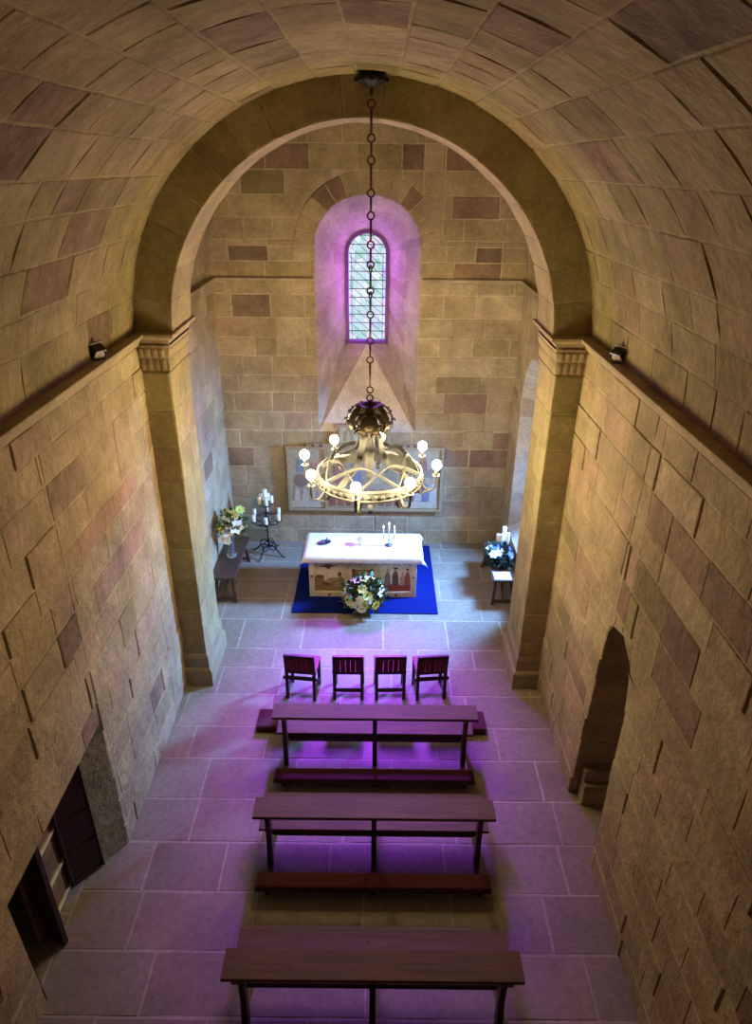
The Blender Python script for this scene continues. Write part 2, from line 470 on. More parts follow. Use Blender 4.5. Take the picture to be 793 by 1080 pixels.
# nave walls ---------------------------------------------------------
def XL(y, z):
    t = min(1, max(0, (4.0 - y) / .7)); t = t * t * (3 - 2 * t)
    return -W - .20 * t * max(0, 1 - max(z, 0) / 1.74)
DL = (3.33, 4.86, 1.74)          # doorway in the left wall: y0, y1, head
hole_l = [(DL[0], -.1), (DL[1], -.1), (DL[1], DL[2]), (3.05, DL[2])]
RB, RD, RED2, OL2 = (.17, .115, .075), (.235, .15, .098), (.33, .20, .135), (.235, .185, .085)
over_l = [((5.18, 4.108), RB), ((5.86, 3.478), RED2), ((6.447, 3.49), RED2), ((6.40, 2.948), RED2), ((4.775, 2.85), RB), ((6.35, .988), RD),
          ((4.39, 1.02), RD), ((5.74, 2.90), RD)]
vs = courses(0, ZI - .15, .26, .40, random.Random(21))
cells = cut_convex(cells_for(Y0, YP + .02, vs, .42, .92, random.Random(22)), hole_l)
mb = MB(); lay(mb, cells, lambda u, v: V((XL(u, v), u, v)), 23, PAL_NAVE, over_l, relief=(.001, .014))
struct(mb.build('wall_left', M['stone']))
AR = [(4.70, -.1), (4.69, 2.1), (4.74, 2.42), (4.82, 2.57), (4.94, 2.66), (5.10, 2.68), (5.26, 2.65), (5.37, 2.52), (5.42, 2.3), (5.60, -.1)]
over_r = [((3.63, 3.99), RB), ((4.75, 3.93), RD), ((5.22, 3.09), RD), ((4.02, 3.29), RB), ((3.86, 2.83), RD), ((6.37, 1.40), RD), ((4.54, 3.165), OL2)]
vs = courses(0, ZI - .15, .26, .42, random.Random(31))
cells = cut_convex(cells_for(Y0, YP + .02, vs, .42, .90, random.Random(32)), [(4.70, -.1), (4.69, 2.1), (5.435, 2.1), (5.60, -.1)])
cells = cut(cut_convex(cells, [(5.07, 2.1), (5.07, 2.68), (5.0701, 2.68), (5.0701, 2.1)]), AR)
mb = MB(); lay(mb, cells, lambda u, v: V((W, u, v)), 33, PAL_NAVE, over_r, relief=(.001, .014), flip=True)
struct(mb.build('wall_right', M['stone']))
# nave vault -----------------------------------------------------------
KV = 2.42
def PV(u, v):
    t = v / KV; return V((W * math.cos(t), u, ZI + RISE * math.sin(t)))
ov = [(-.78, 4.38, 7.1, RB), (-.46, 5.3, 7.18, RD), (-.8, 5.82, 7.09, OL2), (-1.74, 4.05, 6.52, RB), (-1.94, 5.28, 6.31, RD), (-1.93, 6.04, 6.32, OL2), (-2.16, 5.38, 5.97, RD),
      (-1.56, 6.26, 6.68, RD), (.75, 3.99, 7.11, RD), (1.71, 5.23, 6.55, RD), (1.46, 4.76, 6.76, OL2), (1.27, 2.82, 6.88, RB), (.21, 4.86, 7.22, RD), (-2.25, 5.13, 5.8, RD)]
over_v = [((y, KV * math.atan2((z - ZI) / RISE, x / W)), c) for x, y, z, c in ov]
vs = courses(0, KV * PI, .27, .42, random.Random(41))
cells = cells_for(Y0, YP + .02, vs, .38, .85, random.Random(42))
mb = MB(); lay(mb, cells, PV, 43, PAL_VAULT, over_v, relief=(.001, .006), flip=True, mul=(.72, .74, .60))  # mul darkens the vault stone to stand in for the dimmer light overhead
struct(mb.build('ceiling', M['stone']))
# near end wall (behind the camera) ------------------------------------
mb = MB()
cells = cells_for(-W - .05, W + .05, courses(0, 7.4, .3, .42, random.Random(51)), .45, .9, random.Random(52))
lay(mb, cells, lambda u, v: V((u, Y0, v)), 53, PAL_NAVE, flip=True, fcol=(.16, .12, .07))
struct(mb.build('wall_near', M['stone']))
# pilasters, imposts and chancel arch -----------------------------------
ph = courses(.30, 4.46, .40, .52, random.Random(61))
DARKP = [(.05, PINK), (.10, OLV)]
for s, nm in ((-1, 'trim_1'), (1, 'trim_2')):
    mb = MB()
    cells = [[(0, a), (W - WP + .02, a), (W - WP + .02, b), (0, b)] for a, b in zip(ph[:-1], ph[1:])]
    lay(mb, cells, lambda u, v: V((s * (WP + u), YP, v)), 62 + s, DARKP, gap=.004, relief=(.002, .006), flip=(s < 0), mul=(.80, .84, .66))  # mul on every pilaster face puts some of the front's shade into the stone
    cells = []
    for i, (a, b) in enumerate(zip(ph[:-1], ph[1:])):
        m = (YQ - YP) * (.36 if i % 2 else .62)
        cells += [[(0, a), (m, a), (m, b), (0, b)], [(m, a), (YQ - YP, a), (YQ - YP, b), (m, b)]]
    lay(mb, cells, lambda u, v: V((s * WP, YP + u, v)), 65 + s, PAL_PLAIN, gap=.004, relief=(.002, .006), flip=(s > 0), mul=(.80, .84, .66))
    lay(mb, [[(0, a), (WC - WP, a), (WC - WP, b), (0, b)] for a, b in zip(ph[:-1], ph[1:])], lambda u, v: V((s * (WP + u), YQ, v)), 68 + s, PAL_PLAIN, gap=.004, relief=(.002, .006), flip=(s > 0), mul=(.80, .84, .66))
    def sweep(path, prof, tint, dens=None):
        """sweep an (offset, z) profile along an xy path with mitred corners; the room lies to the right of the path"""
        n = len(path); offs = []
        for i in range(n):
            ns = []
            if i > 0: d = (V(path[i]) - V(path[i - 1])).normalized(); ns.append(V((d.y, -d.x)))
            if i < n - 1: d = (V(path[i + 1]) - V(path[i])).normalized(); ns.append(V((d.y, -d.x)))
            if len(ns) == 1: offs.append(ns[0])
            else:
                b = ns[0] + ns[1]; offs.append(b / max(.2, 1 + ns[0].dot(ns[1])))
        vs = []
        for p, o in zip(path, offs):
            for q in prof:
                vs.append((p[0] + o.x * q[0], p[1] + o.y * q[0], q[1]))
        m = len(prof); fs = []
        for i in range(n - 1):
            for k in range(m - 1): fs.append([i * m + k, (i + 1) * m + k, (i + 1) * m + k + 1, i * m + k + 1])
        return vs, fs
    path = [(-W, YP), (-WP, YP), (-WP, YQ), (-WC, YQ)]
    if s > 0: path = [(-x, y) for x, y in path[::-1]]
    vs_, fs_ = sweep(path, [(.06, -.01), (.06, .24), (.05, .27), (.025, .29), (.025, .46), (.012, .50), (0.0, .52)], None)
    mb.add(vs_, fs_, (.27, .215, .115))
    # carved capital: bell of upright leaves
    nseg = 60; dense = []
    for a, b in zip(path[:-1], path[1:]):
        L_ = (V(b) - V(a)).length; k = max(2, int(L_ / .012))
        for i in range(k): dense.append((a[0] + (b[0] - a[0]) * i / k, a[1] + (b[1] - a[1]) * i / k, i / k * L_))
    dense.append((*path[-1], 0))
    nv = 18; vs_ = []
    cum = 0
    offs = []
    for i, p in enumerate(dense):
        a = dense[max(i - 1, 0)]; b = dense[min(i + 1, len(dense) - 1)]
        d = V((b[0] - a[0], b[1] - a[1]))
        if d.length < 1e-9: d = V((1, 0))
        d.normalize(); offs.append((d.y, -d.x))
    for i, p in enumerate(dense):
        if i: cum += math.hypot(p[0] - dense[i - 1][0], p[1] - dense[i - 1][1])
        for j in range(nv + 1):
            t = j / nv; z = 4.44 + t * .30
            leaf = abs(math.sin(cum * PI / .075)) ** .6 * (1 - abs(2 * ((t * 2) % 1) - 1) ** 3)
            r = .012 + .045 * t ** 2 + .020 * leaf * (1 if t < .86 else .2) + (.02 if j == 0 else 0)
            vs_.append((p[0] + offs[i][0] * r, p[1] + offs[i][1] * r, z))
    m = nv + 1
    fs_ = [[i * m + k, (i + 1) * m + k, (i + 1) * m + k + 1, i * m + k + 1] for i in range(len(dense) - 1) for k in range(nv)]
    mb.add(vs_, fs_, (.30, .24, .13))
    struct(mb.build(nm, M['stone_far']))
# string course running round the whole room
PRO = [(-.02, 4.73), (.03, 4.735), (.045, 4.765), (.06, 4.80), (.105, 4.825), (.115, 4.84), (.12, ZI - .005), (.115, ZI), (-.03, ZI + .004)]
PRC = [(-.02, 4.80), (.03, 4.81), (.06, 4.85), (.075, 4.87), (.08, ZI), (-.03, ZI + .004)]
def split_path(path, L_=.8, seed=1):
    r = random.Random(seed); out = []
    for a, b in zip(path[:-1], path[1:]):
        d = math.hypot(b[0] - a[0], b[1] - a[1]); k = max(1, int(d / L_))
        for i in range(k): out.append((a[0] + (b[0] - a[0]) * i / k, a[1] + (b[1] - a[1]) * i / k))
    out.append(path[-1]); return out
def cornice(name, path, prof, seed):
    mb = MB(); p = split_path(path, .75, seed); r = random.Random(seed)
    vs_, fs_ = sweep(p, prof, None); m = len(prof) - 1
    for i in range(len(p) - 1):
        k = r.uniform(.9, 1.1); c = (.34 * k, .27 * k, .15 * k)
        mb.add(vs_, fs_[i * m:(i + 1) * m], c)
    return struct(mb.build(name, M['stone_far']))
cornice('trim_3', [(-W, Y0), (-W, YP), (-WP, YP), (-WP, YQ), (-WC, YQ)], PRO, 3)
cornice('trim_4', [(WC, YQ), (WP, YQ), (WP, YP), (W, YP), (W, Y0)], PRO, 4)
cornice('trim_5', [(-WC, YQ), (-WC, YB), (-.88, YB)], PRC, 5)
cornice('trim_6', [(.88, YB), (WC, YB), (WC, YQ)], PRC, 6)
# the arch
IA, IB, IE = 2.05, 2.026, 1.94
def inner(t):
    c, s_ = math.cos(t), math.sin(t)
    k = (abs(c) ** IE + abs(s_) ** IE) ** (-1 / IE)
    return V((IA * k * c, 0, ZI + IB * k * s_))
def outer(t): return V((W + .01) * 1.0 * V((math.cos(t), 0, 0)) + V((0, 0, ZI + (RISE + .01) * math.sin(t)))) if False else V(((W + .012) * math.cos(t), 0, ZI + (RISE + .012) * math.sin(t)))
KA = 2.15
va = [KA * PI * i / 19 for i in range(20)]
mb = MB()
cells = [[(a, 0), (b, 0), (b, 1), (a, 1)] for a, b in zip(va[:-1], va[1:])]
def PF(u, v):
    p = inner(u / KA).lerp(outer(u / KA), v); return V((p.x, YP, p.z))
# front face cells are laid in metres (v scaled) so gaps stay even
cells = [[(a, 0), (b, 0), (b, .40), (a, .40)] for a, b in zip(va[:-1], va[1:])]
lay(mb, cells, lambda u, v: PF(u, v / .40), 71, [(.08, PINK), (.10, OLV)], gap=.004, relief=(.001, .004), step=.07, flip=True, jit=.003, mul=(.80, .84, .66))  # arch stone darkened by mul, carrying shade of its unlit front face
cells = [[(a, 0), (b, 0), (b, YQ - YP), (a, YQ - YP)] for a, b in zip(va[:-1], va[1:])]
def PS(u, v): p = inner(u / KA); return V((p.x, YP + v, p.z))
lay(mb, cells, PS, 72, PAL_PLAIN, gap=.004, relief=(.001, .005), step=.07, jit=.003, mul=(.80, .84, .66))
cells = [[(a, 0), (b, 0), (b, 1.0), (a, 1.0)] for a, b in zip(va[:-1], va[1:])]
def PBk(u, v): p = inner(u / KA).lerp(outer(u / KA), v * 1.9); return V((p.x, YQ, p.z))
lay(mb, cells, PBk, 73, PAL_PLAIN, gap=.004, relief=(.001, .005), step=.2, mul=(.80, .84, .66))
struct(mb.build('trim_7', M['stone_far']))
# chancel walls ------------------------------------------------------------
vs = courses(0, ZI - .06, .27, .40, random.Random(81))
mb = MB(); lay(mb, cells_for(YQ - .02, YB + .02, vs, .4, .85, random.Random(82)), lambda u, v: V((-WC, u, v)), 83, PAL_FAR, relief=(.001, .007))
struct(mb.build('wall_left.001', M['stone_far']))
NO = arch_outline(9.98, .78, .72, 3.15, 3.95, 12)
vs = courses(0, ZI - .06, .27, .40, random.Random(84))
NR = arch_outline(9.98, 1.0, 3.15, 3.15, 4.19, 12)[1:-1]
cells = cut_ring(cut_convex(cells_for(YQ - .02, YB + .02, vs, .4, .85, random.Random(85)), [(9.20, .72), (10.76, .72), (10.76, 3.15), (9.20, 3.15)]), 9.98, 1.0, 3.15, NR)
ring = []
for i in range(11):
    q = []
    a0, a1 = PI - PI * i / 11, PI - PI * (i + 1) / 11
    for k in range(4): a = a0 + (a1 - a0) * k / 3; q.append((9.98 + .78 * math.cos(a), 3.15 + .80 * math.sin(a)))
    for k in range(4): a = a1 + (a0 - a1) * k / 3; q.append((9.98 + 1.0 * math.cos(a), 3.15 + 1.04 * math.sin(a)))
    ring.append(q)
mb = MB(); lay(mb, cells + ring, lambda u, v: V((WC, u, v)), 86, PAL_FAR, relief=(.001, .007), flip=True)
struct(mb.build('wall_right.001', M['stone_far']))
# far wall with the deep window opening
EO = arch_outline(-.01, .85, 2.26, 5.35, 6.10, 14)
ER = arch_outline(-.01, 1.17, 5.35, 5.35, 6.43, 14)[1:-1]
vs = courses(0, ZI - .06, .27, .38, random.Random(91)); vs = vs + courses(ZI - .06, 7.9, .27, .36, random.Random(92))[1:]
over_f = [((x, z), c) for x, z, c in [(.68, 6.68, RB), (-.48, 6.31, RD), (-.78, 5.98, RB), (.745, 6.08, RD), (1.906, 6.05, RD), (-1.8, 5.29, RB), (1.744, 5.34, RB), (2.1, 5.05, RD),
          (-1.83, 4.57, RB), (1.52, 2.89, RD), (1.37, 3.23, RD), (-1.04, 6.66, RD), (1.40, 6.62, RD), (1.83, 3.23, OL2), (2.02, 2.9, RD), (1.945, 1.65, RB), (-1.85, 6.275, OL2), (1.43, 1.64, RD)]]
cells = cut_ring(cut_convex(cells_for(-WC - .03, WC + .03, vs, .36, .78, random.Random(93)), [(-.86, 2.26), (.84, 2.26), (.84, 5.35), (-.86, 5.35)]), -.01, 1.17, 5.35, ER)
for i in range(13):
    q = []
    a0, a1 = PI - PI * i / 13, PI - PI * (i + 1) / 13
    for k in range(4): a = a0 + (a1 - a0) * k / 3; q.append((-.01 + .85 * math.cos(a), 5.35 + .75 * math.sin(a)))
    for k in range(4): a = a1 + (a0 - a1) * k / 3; q.append((-.01 + 1.17 * math.cos(a), 5.35 + 1.08 * math.sin(a)))
    cells.append(q)
mb = MB(); lay(mb, cells, lambda u, v: V((u, YB, v)), 94, PAL_FAR, over_f, relief=(.001, .010), mortar=(.50, .41, .26))
struct(mb.build('wall_far', M['stone_far']))
# chancel vault
mb = MB()
def PC(u, v):
    t = v / 2.6; return V(((WC + .01) * math.cos(t), u, ZI + 2.75 * math.sin(t)))
lay(mb, cells_for(YQ - .02, YB + .02, courses(0, 2.6 * PI, .3, .4, random.Random(96)), .4, .8, random.Random(97)), PC, 98, PAL_FAR, relief=(.002, .01), flip=True)
struct(mb.build('ceiling.001', M['stone_far']))

# ------------------------------------------------------------------ window_1: deep splayed lancet in the far wall
YG = 12.23
mb = MB()
o_ = [(x, YB, z) for x, z in EO]; i_ = [(x, YG, z) for x, z in arch_outline(-.03, .37, 3.64, 5.17, 5.54, 14)]
fo, fi = index_at(o_), index_at(i_)
ua = [0, 1, 2, 3, 4, 5, 6, 7, 8, 9, 10, 11, 12, 13, 14, 15, 16]
# jambs: split the long straight sides into courses by fractional index; blocks span the depth
us = [i / 9 for i in range(10)] + list(range(2, 15, 2)) + [15] + [15 + i / 9 for i in range(1, 10)]
us = sorted(set(us))
def PR(u, v): return fo(u).lerp(fi(u), v)
cells = []
r = random.Random(7)
for k, (a, b) in enumerate(zip(us[:-1], us[1:])):
    m = r.choice((.42, .6, .5))
    cells += [[(a, 0), (b, 0), (b, m), (a, m)], [(a, m), (b, m), (b, 1), (a, 1)]]
def lay_reveal(mb, cells, P, col, seed, flip):
    """coursed lining of an opening (cells in index space) with thin joints"""
    r = random.Random(seed)
    def patch(u0, u1, v0, v1, lift, t):
        nu = max(2, int((u1 - u0) * 2) + 1); vs_ = []; fs_ = []
        um, vm = (u0 + u1) / 2, (v0 + v1) / 2; e = 1e-3
        nn = (P(um + e, vm) - P(um - e, vm)).cross(P(um, vm + e) - P(um, vm - e))
        nn = nn.normalized() * (-1 if flip else 1) if nn.length > 1e-12 else V((0, 0, 0))
        for i in range(nu + 1):
            for j in range(3): vs_.append(P(u0 + (u1 - u0) * i / nu, v0 + (v1 - v0) * j / 2) + nn * lift)
        for i in range(nu):
            for j in range(2):
                q = [i * 3 + j, i * 3 + 3 + j, i * 3 + 4 + j, i * 3 + 1 + j]; fs_.append(q[::-1] if flip else q)
        mb.add(vs_, fs_, t)
    for c in cells:
        (u0, v0), (u1, _), (_, v1) = c[0], c[1], c[2]
        k = r.uniform(.84, 1.12); t = tuple(x * k for x in col)
        if r.random() < .15: t = (t[0] * .85, t[1] * .76, t[2] * .72)
        patch(u0, u1, v0, v1, 0, tuple(x * 1.12 for x in col))
        um, vm = (u0 + u1) / 2, (v0 + v1) / 2
        lu = (P(u1, vm) - P(u0, vm)).length; lv = (P(um, v1) - P(um, v0)).length
        du = min(.3, .007 / max(lu, .02)) * (u1 - u0); dv = min(.3, .007 / max(lv, .02)) * (v1 - v0)
        patch(u0 + du, u1 - du, v0 + dv, v1 - dv, .003, t)
LIN = (.40, .345, .265)
lay_reveal(mb, cells, PR, LIN, 8, True)
APX = V((-.027, 12.05, 3.683)); SL, SR = V((-.86, YB, 2.26)), V((.84, YB, 2.26))
def PSill(u, v): return SL.lerp(SR, u).lerp(APX, v)
cells = []
for k in range(5):
    n = 3 if k % 2 else 2
    for i in range(n): cells.append([(i / n, k / 5), ((i + 1) / n, k / 5), ((i + 1) / n, (k + 1) / 5), (i / n, (k + 1) / 5)])
lay_reveal(mb, cells, PSill, (.55, .49, .41), 9, True)
mb.add([SL, (-.40, YG, 3.64), APX], [[0, 1, 2]], (.43, .36, .29)); mb.add([SR, APX, (.34, YG, 3.64)], [[0, 1, 2]], (.43, .36, .29))
mb.add([(-.40, YG, 3.64), (.34, YG, 3.64), APX], [[0, 1, 2]], (.5, .45, .38))
win = struct(mb.build('window_1', M['stone_far']))
def arch_ring(mb, cx, y, o, i, th):
    n = len(o)
    vs_ = [(x, y, z) for x, z in o] + [(x, y, z) for x, z in i] + [(x, y + th, z) for x, z in o] + [(x, y + th, z) for x, z in i]
    fs_ = []
    for k in range(n - 1):
        fs_ += [[k, k + 1, n + k + 1, n + k], [2 * n + k, 3 * n + k, 3 * n + k + 1, 2 * n + k + 1], [n + k, n + k + 1, 3 * n + k + 1, 3 * n + k], [k, 2 * n + k, 2 * n + k + 1, k + 1]]
    mb.add(vs_, fs_)
gi = arch_outline(-.03, .315, 3.70, 5.17, 5.475, 14); go = arch_outline(-.03, .37, 3.64, 5.17, 5.54, 14)
mb = MB(); arch_ring(mb, -.03, YG - .015, go, gi, .155); mb.box((-.03, YG + .062, 3.67), (.74, .154, .06)); mb.build('window_frame', M['violet_lit_lead'], win)
mb = MB(); mb.prism([(x, z) for x, z in gi], .008, Matrix(((1, 0, 0, 0), (0, 0, 1, YG + .125), (0, 1, 0, 0), (0, 0, 0, 1)))); mb.build('pane', M['stained'], win)
mb = MB()
def half_at(z):
    if z < 5.17: return .315
    return .315 * math.sqrt(max(0, 1 - ((z - 5.17) / .305) ** 2))
z = 3.70 + .145
while z < 5.44:
    h = half_at(z); mb.box((-.03, YG + .116, z), (2 * h, .012, .012)); z += .145
for k in range(-2, 14):                      # diagonal leads
    pts = []
    for i in range(41):
        x = -.315 + .63 * i / 40; z = 3.70 + k * .16 + (x + .315) * -.85 + .3
        if 3.70 < z and abs(x) < half_at(z) and z < 5.475: pts.append((x - .03, YG + .112, z))
    if len(pts) > 2: mb.bar(pts[0], pts[-1], .007, .007)
for x in (-.27, .27): mb.box((x - .03, YG + .114, 4.4), (.008, .01, 1.48))
mb.build('lattice', M['iron'], win)

# ------------------------------------------------------------------ window_2: splayed opening in the right chancel wall
XG = 3.45
mb = MB()
o_ = [(WC, y, z) for y, z in NO]; i_ = [(XG, y, z) for y, z in arch_outline(9.98, .38, 1.5, 3.05, 3.42, 12)]
fo2, fi2 = index_at(o_), index_at(i_)
us = sorted(set([i / 7 for i in range(8)] + list(range(2, 13, 2)) + [13] + [13 + i / 7 for i in range(1, 8)]))
cells = []
for a, b in zip(us[:-1], us[1:]):
    m = r.choice((.42, .6, .5)); cells += [[(a, 0), (b, 0), (b, m), (a, m)], [(a, m), (b, m), (b, 1), (a, 1)]]
lay_reveal(mb, cells, lambda u, v: fo2(u).lerp(fi2(u), v), (.46, .42, .35), 18, False)
cells = []
for k in range(4):
    n = 3 if k % 2 else 2
    for i in range(n): cells.append([(i / n, k / 4), ((i + 1) / n, k / 4), ((i + 1) / n, (k + 1) / 4), (i / n, (k + 1) / 4)])
lay_reveal(mb, cells, lambda u, v: V((WC, 9.20, .72)).lerp(V((WC, 10.76, .72)), u).lerp(V((XG, 9.60, 1.5)).lerp(V((XG, 10.36, 1.5)), u), v), (.5, .46, .39), 19, False)
win2 = struct(mb.build('window_2', M['stone_far']))
MX = Matrix(((0, 0, 1, XG), (1, 0, 0, 0), (0, 1, 0, 0), (0, 0, 0, 1)))
mb = MB(); mb.prism(arch_outline(9.98, .39, 1.49, 3.05, 3.43, 12), .01, MX); mb.build('pane', M['skyglass'], win2)
mb = MB()
for z in (1.7, 2.1, 2.5, 2.9): mb.box((XG - .012, 9.98, z), (.014, .74, .016))
for y in (9.79, 9.98, 10.17): mb.box((XG - .012, y, 2.42), (.014, .016, 1.83))
mb.build('lattice', M['iron'], win2)

# ------------------------------------------------------------------ door_1: doorway in the left wall
XD = -2.98
mb = MB()
def quad_blocks(mb, A, B, C_, D, nu, nv, col, seed):
    """patch A-B (u) , A-D (v) split into blocks"""
    r = random.Random(seed); A, B, C_, D = map(V, (A, B, C_, D))
    P = lambda u, v: A.lerp(B, u).lerp(D.lerp(C_, u), v)
    for j in range(nv):
        sh = r.uniform(-.12, .12) / nu if nu > 1 else 0
        xs = [0] + [min(.98, i / nu + sh) for i in range(1, nu)] + [1]
        for a, b in zip(xs[:-1], xs[1:]):
            k = r.uniform(.86, 1.1); t = tuple(x * k for x in col)
            mb.add([P(a, j / nv), P(b, j / nv), P(b, (j + 1) / nv), P(a, (j + 1) / nv)], [[0, 1, 2, 3]], t)
OLC = (.36, .31, .14)
quad_blocks(mb, (-W, DL[1], 0), (-2.63, 4.64, 0), (-2.63, 4.64, DL[2]), (-W, DL[1], DL[2]), 1, 4, OLC, 1)     # far splay
quad_blocks(mb, (-2.63, 4.64, 0), (XD - .1, 4.62, 0), (XD - .1, 4.62, DL[2]), (-2.63, 4.64, DL[2]), 1, 4, OLC, 2)
quad_blocks(mb, (-3.9, 3.2, 0), (XL(DL[0], 0), DL[0], 0), (-W, 3.05, DL[2]), (-3.9, 2.9, DL[2]), 2, 4, OLC, 3)   # near jamb
quad_blocks(mb, (-3.9, 2.9, DL[2]), (-W, 3.05, DL[2]), (-W, 4.88, DL[2]), (-3.9, 4.88, DL[2]), 2, 2, OLC, 4)   # head
quad_blocks(mb, (-3.9, 4.9, 0), (-3.9, 2.9, 0), (-3.9, 2.9, DL[2]), (-3.9, 4.9, DL[2]), 2, 4, (.32, .27, .13), 5)
d1 = struct(mb.build('door_1', M['stone']))
# fixed leaf: boards in an iron-strapped frame, set slantwise at the far jamb
mb = MB()
a, b = V((-2.635, 4.62, 0)), V((-2.86, 4.37, 0))
for i in range(4):
    p = a.lerp(b, i / 4); q = a.lerp(b, (i + 1) / 4)
    for dz in [0]: mb.bar((p + V((0, 0, .84))), (q + V((0, 0, .84))), .035, 1.64, up=(0, 0, 1))
leaf = mb.build('door_leaf', M['doorwood'], d1)
mb = MB()
off = V((.020, -.014, 0))
for z in (.04, .44, .86, 1.28, 1.60): mb.bar(a + off + V((0, 0, z)), b + off + V((0, 0, z)), .012, .03)
for t in (.02, .98): p = a.lerp(b, t) + off; mb.bar(p + V((0, 0, .02)), p + V((0, 0, 1.64)), .03, .012)
mb.build('iron_strap', M['rust'], leaf)
# second leaf: panelled, with pale horizontal rails
mb = MB(); mb.box((-2.90, 4.07, .84), (.04, .58, 1.64), tint=(.30, .21, .11)); l2 = mb.build('door_leaf', tint_mat('old_door_panel', (.55, .42, .28), .8, 0, .8, 9, .5), d1)
for z in (.035, .41, .86, 1.30):
    mb = MB(); mb.box((-2.868, 4.18, z), (.03, .46, .03), bev=.006); mb.build('rail', M['brass'], l2)
mb = MB(); mb.bar((-2.93, 3.90, .82), (-2.67, 3.80, .82), .05, 1.62, bev=.006)
l3 = mb.build('door_leaf', M['doorwood'], d1)
for z in (.25, .8, 1.35):
    mb = MB(); mb.bar((-2.90, 3.858, z), (-2.70, 3.782, z), .012, .04); mb.build('hinge_strap', M['rust'], l3)

# ------------------------------------------------------------------ door_2: narrow arched doorway in the right wall
mb = MB()
pts = [(y, max(z, 0)) for y, z in AR]
oi = [V((W, y, z)) for y, z in pts]; ii = [V((3.45, y + .02, z)) for y, z in pts]
r = random.Random(5)
for k in range(len(pts) - 1):
    nz = 6 if k in (0, len(pts) - 2) else 1
    for j in range(nz):
        kk = r.uniform(.85, 1.1); t = (.40 * kk, .31 * kk, .18 * kk)
        A = oi[k].lerp(oi[k + 1], j / nz); B = oi[k].lerp(oi[k + 1], (j + 1) / nz); A2 = ii[k].lerp(ii[k + 1], j / nz); B2 = ii[k].lerp(ii[k + 1], (j + 1) / nz)
        mb.add([A, B, B2, A2], [[0, 1, 2, 3]], t)
d2 = struct(mb.build('door_2', M['stone']))
mb = MB()
mb.prism([(y + .02, max(z, .003)) for y, z in AR], .05, Matrix(((0, 0, 1, 3.37), (1, 0, 0, 0), (0, 1, 0, 0), (0, 0, 0, 1))))
mb.build('door_leaf', M['doorwood'], d2)
mb = MB()
mb.box((2.96, 5.49, .15), (.84, .16, .30), tint=(.36, .28, .17), bev=.012)
mb.box((2.96, 5.52, .39), (.84, .10, .17), tint=(.40, .31, .19), bev=.012)
struct(mb.build('trim_8', M['stone']))

# ------------------------------------------------------------------ pews
def pew_proto():
    t = thing('pew', '', 'pew')
    L = 2.35
    mb = MB(); mb.box((0, .12, .885), (L, .245, .035), Matrix.Rotation(math.radians(-3), 3, 'X'), bev=.006); mb.build('book_rest', M['pew'], t)
    mb = MB(); mb.box((0, .445, .445), (L, .46, .035), bev=.006); mb.build('seat', M['pew'], t)
    mb = MB(); mb.box((0, .235, .40), (L - .20, .022, .055), bev=.004); mb.build('seat_apron', M['pewleg'], t)
    for x in (-1.06, 0, 1.06):
        w = .05
        mb = MB()
        mb.prism([(.07, 0), (.16, 0), (.205, .45), (.20, .868), (.05, .868), (.05, .83), (.115, .74), (.125, .42)], w, Matrix(((0, 0, 1, x - w / 2), (1, 0, 0, 0), (0, 1, 0, 0), (0, 0, 0, 1))))
        mb.build('back_post', M['pewleg'], t)
    for x in (-1.06, 0, 1.06):
        mb = MB(); mb.prism([(.60, 0), (.66, 0), (.62, .43), (.54, .43)], .05, Matrix(((0, 0, 1, x - .025), (1, 0, 0, 0), (0, 1, 0, 0), (0, 0, 0, 1)))); mb.build('leg', M['pewleg'], t)
        mb = MB(); mb.box((x, .37, .40), (.045, .40, .06), bev=.004); mb.build('bearer', M['pewleg'], t)
    mb = MB(); mb.box((0, .36, .22), (2.10, .03, .05), bev=.004); mb.build('stretcher', M['pewleg'], t)
    for x in (-1.06, 0, 1.06):
        mb = MB(); mb.box((x, .03, .055), (.045, .34, .05), bev=.004); mb.box((x, -.14, .055), (.05, .06, .11)); mb.build('kneeler_bracket', M['pewleg'], t)
    mb = MB(); mb.box((0, -.135, .118), (L, .17, .022), bev=.004); kb = mb.build('kneeler', M['pewleg'], t)
    mb = MB(); mb.box((0, -.135, .154), (L - .02, .165, .055), bev=.02); mb.build('kneeler_pad', M['red'], kb)
    return t
pew = pew_proto()
for i, (y, lab) in enumerate(((5.80, 'brown wooden pew nearest the red chairs, with a red padded kneeler'),
                              (4.48, 'brown wooden pew in the middle of the three, with a red padded kneeler'),
                              (3.02, 'large brown plank pew in the foreground, furthest from the altar'))):
    o = pew if i == 0 else copy_tree(pew)
    o.location = (.178, y, .001); o['label'] = lab; o['group'] = 'wooden pews in the nave'
# long red kneeling cushion in front of the first pew
k = thing('kneeling_cushion', 'long low dark red kneeling cushion on the floor under the first pew', 'kneeler', (.13, 6.635, .001))
mb = MB(); mb.box((0, 0, .058), (2.95, .335, .095), bev=.03); mb.build('cushion', M['red'], k)
mb = MB(); mb.box((0, 0, .006), (2.93, .32, .012)); mb.build('base_board', M['pewleg'], k)

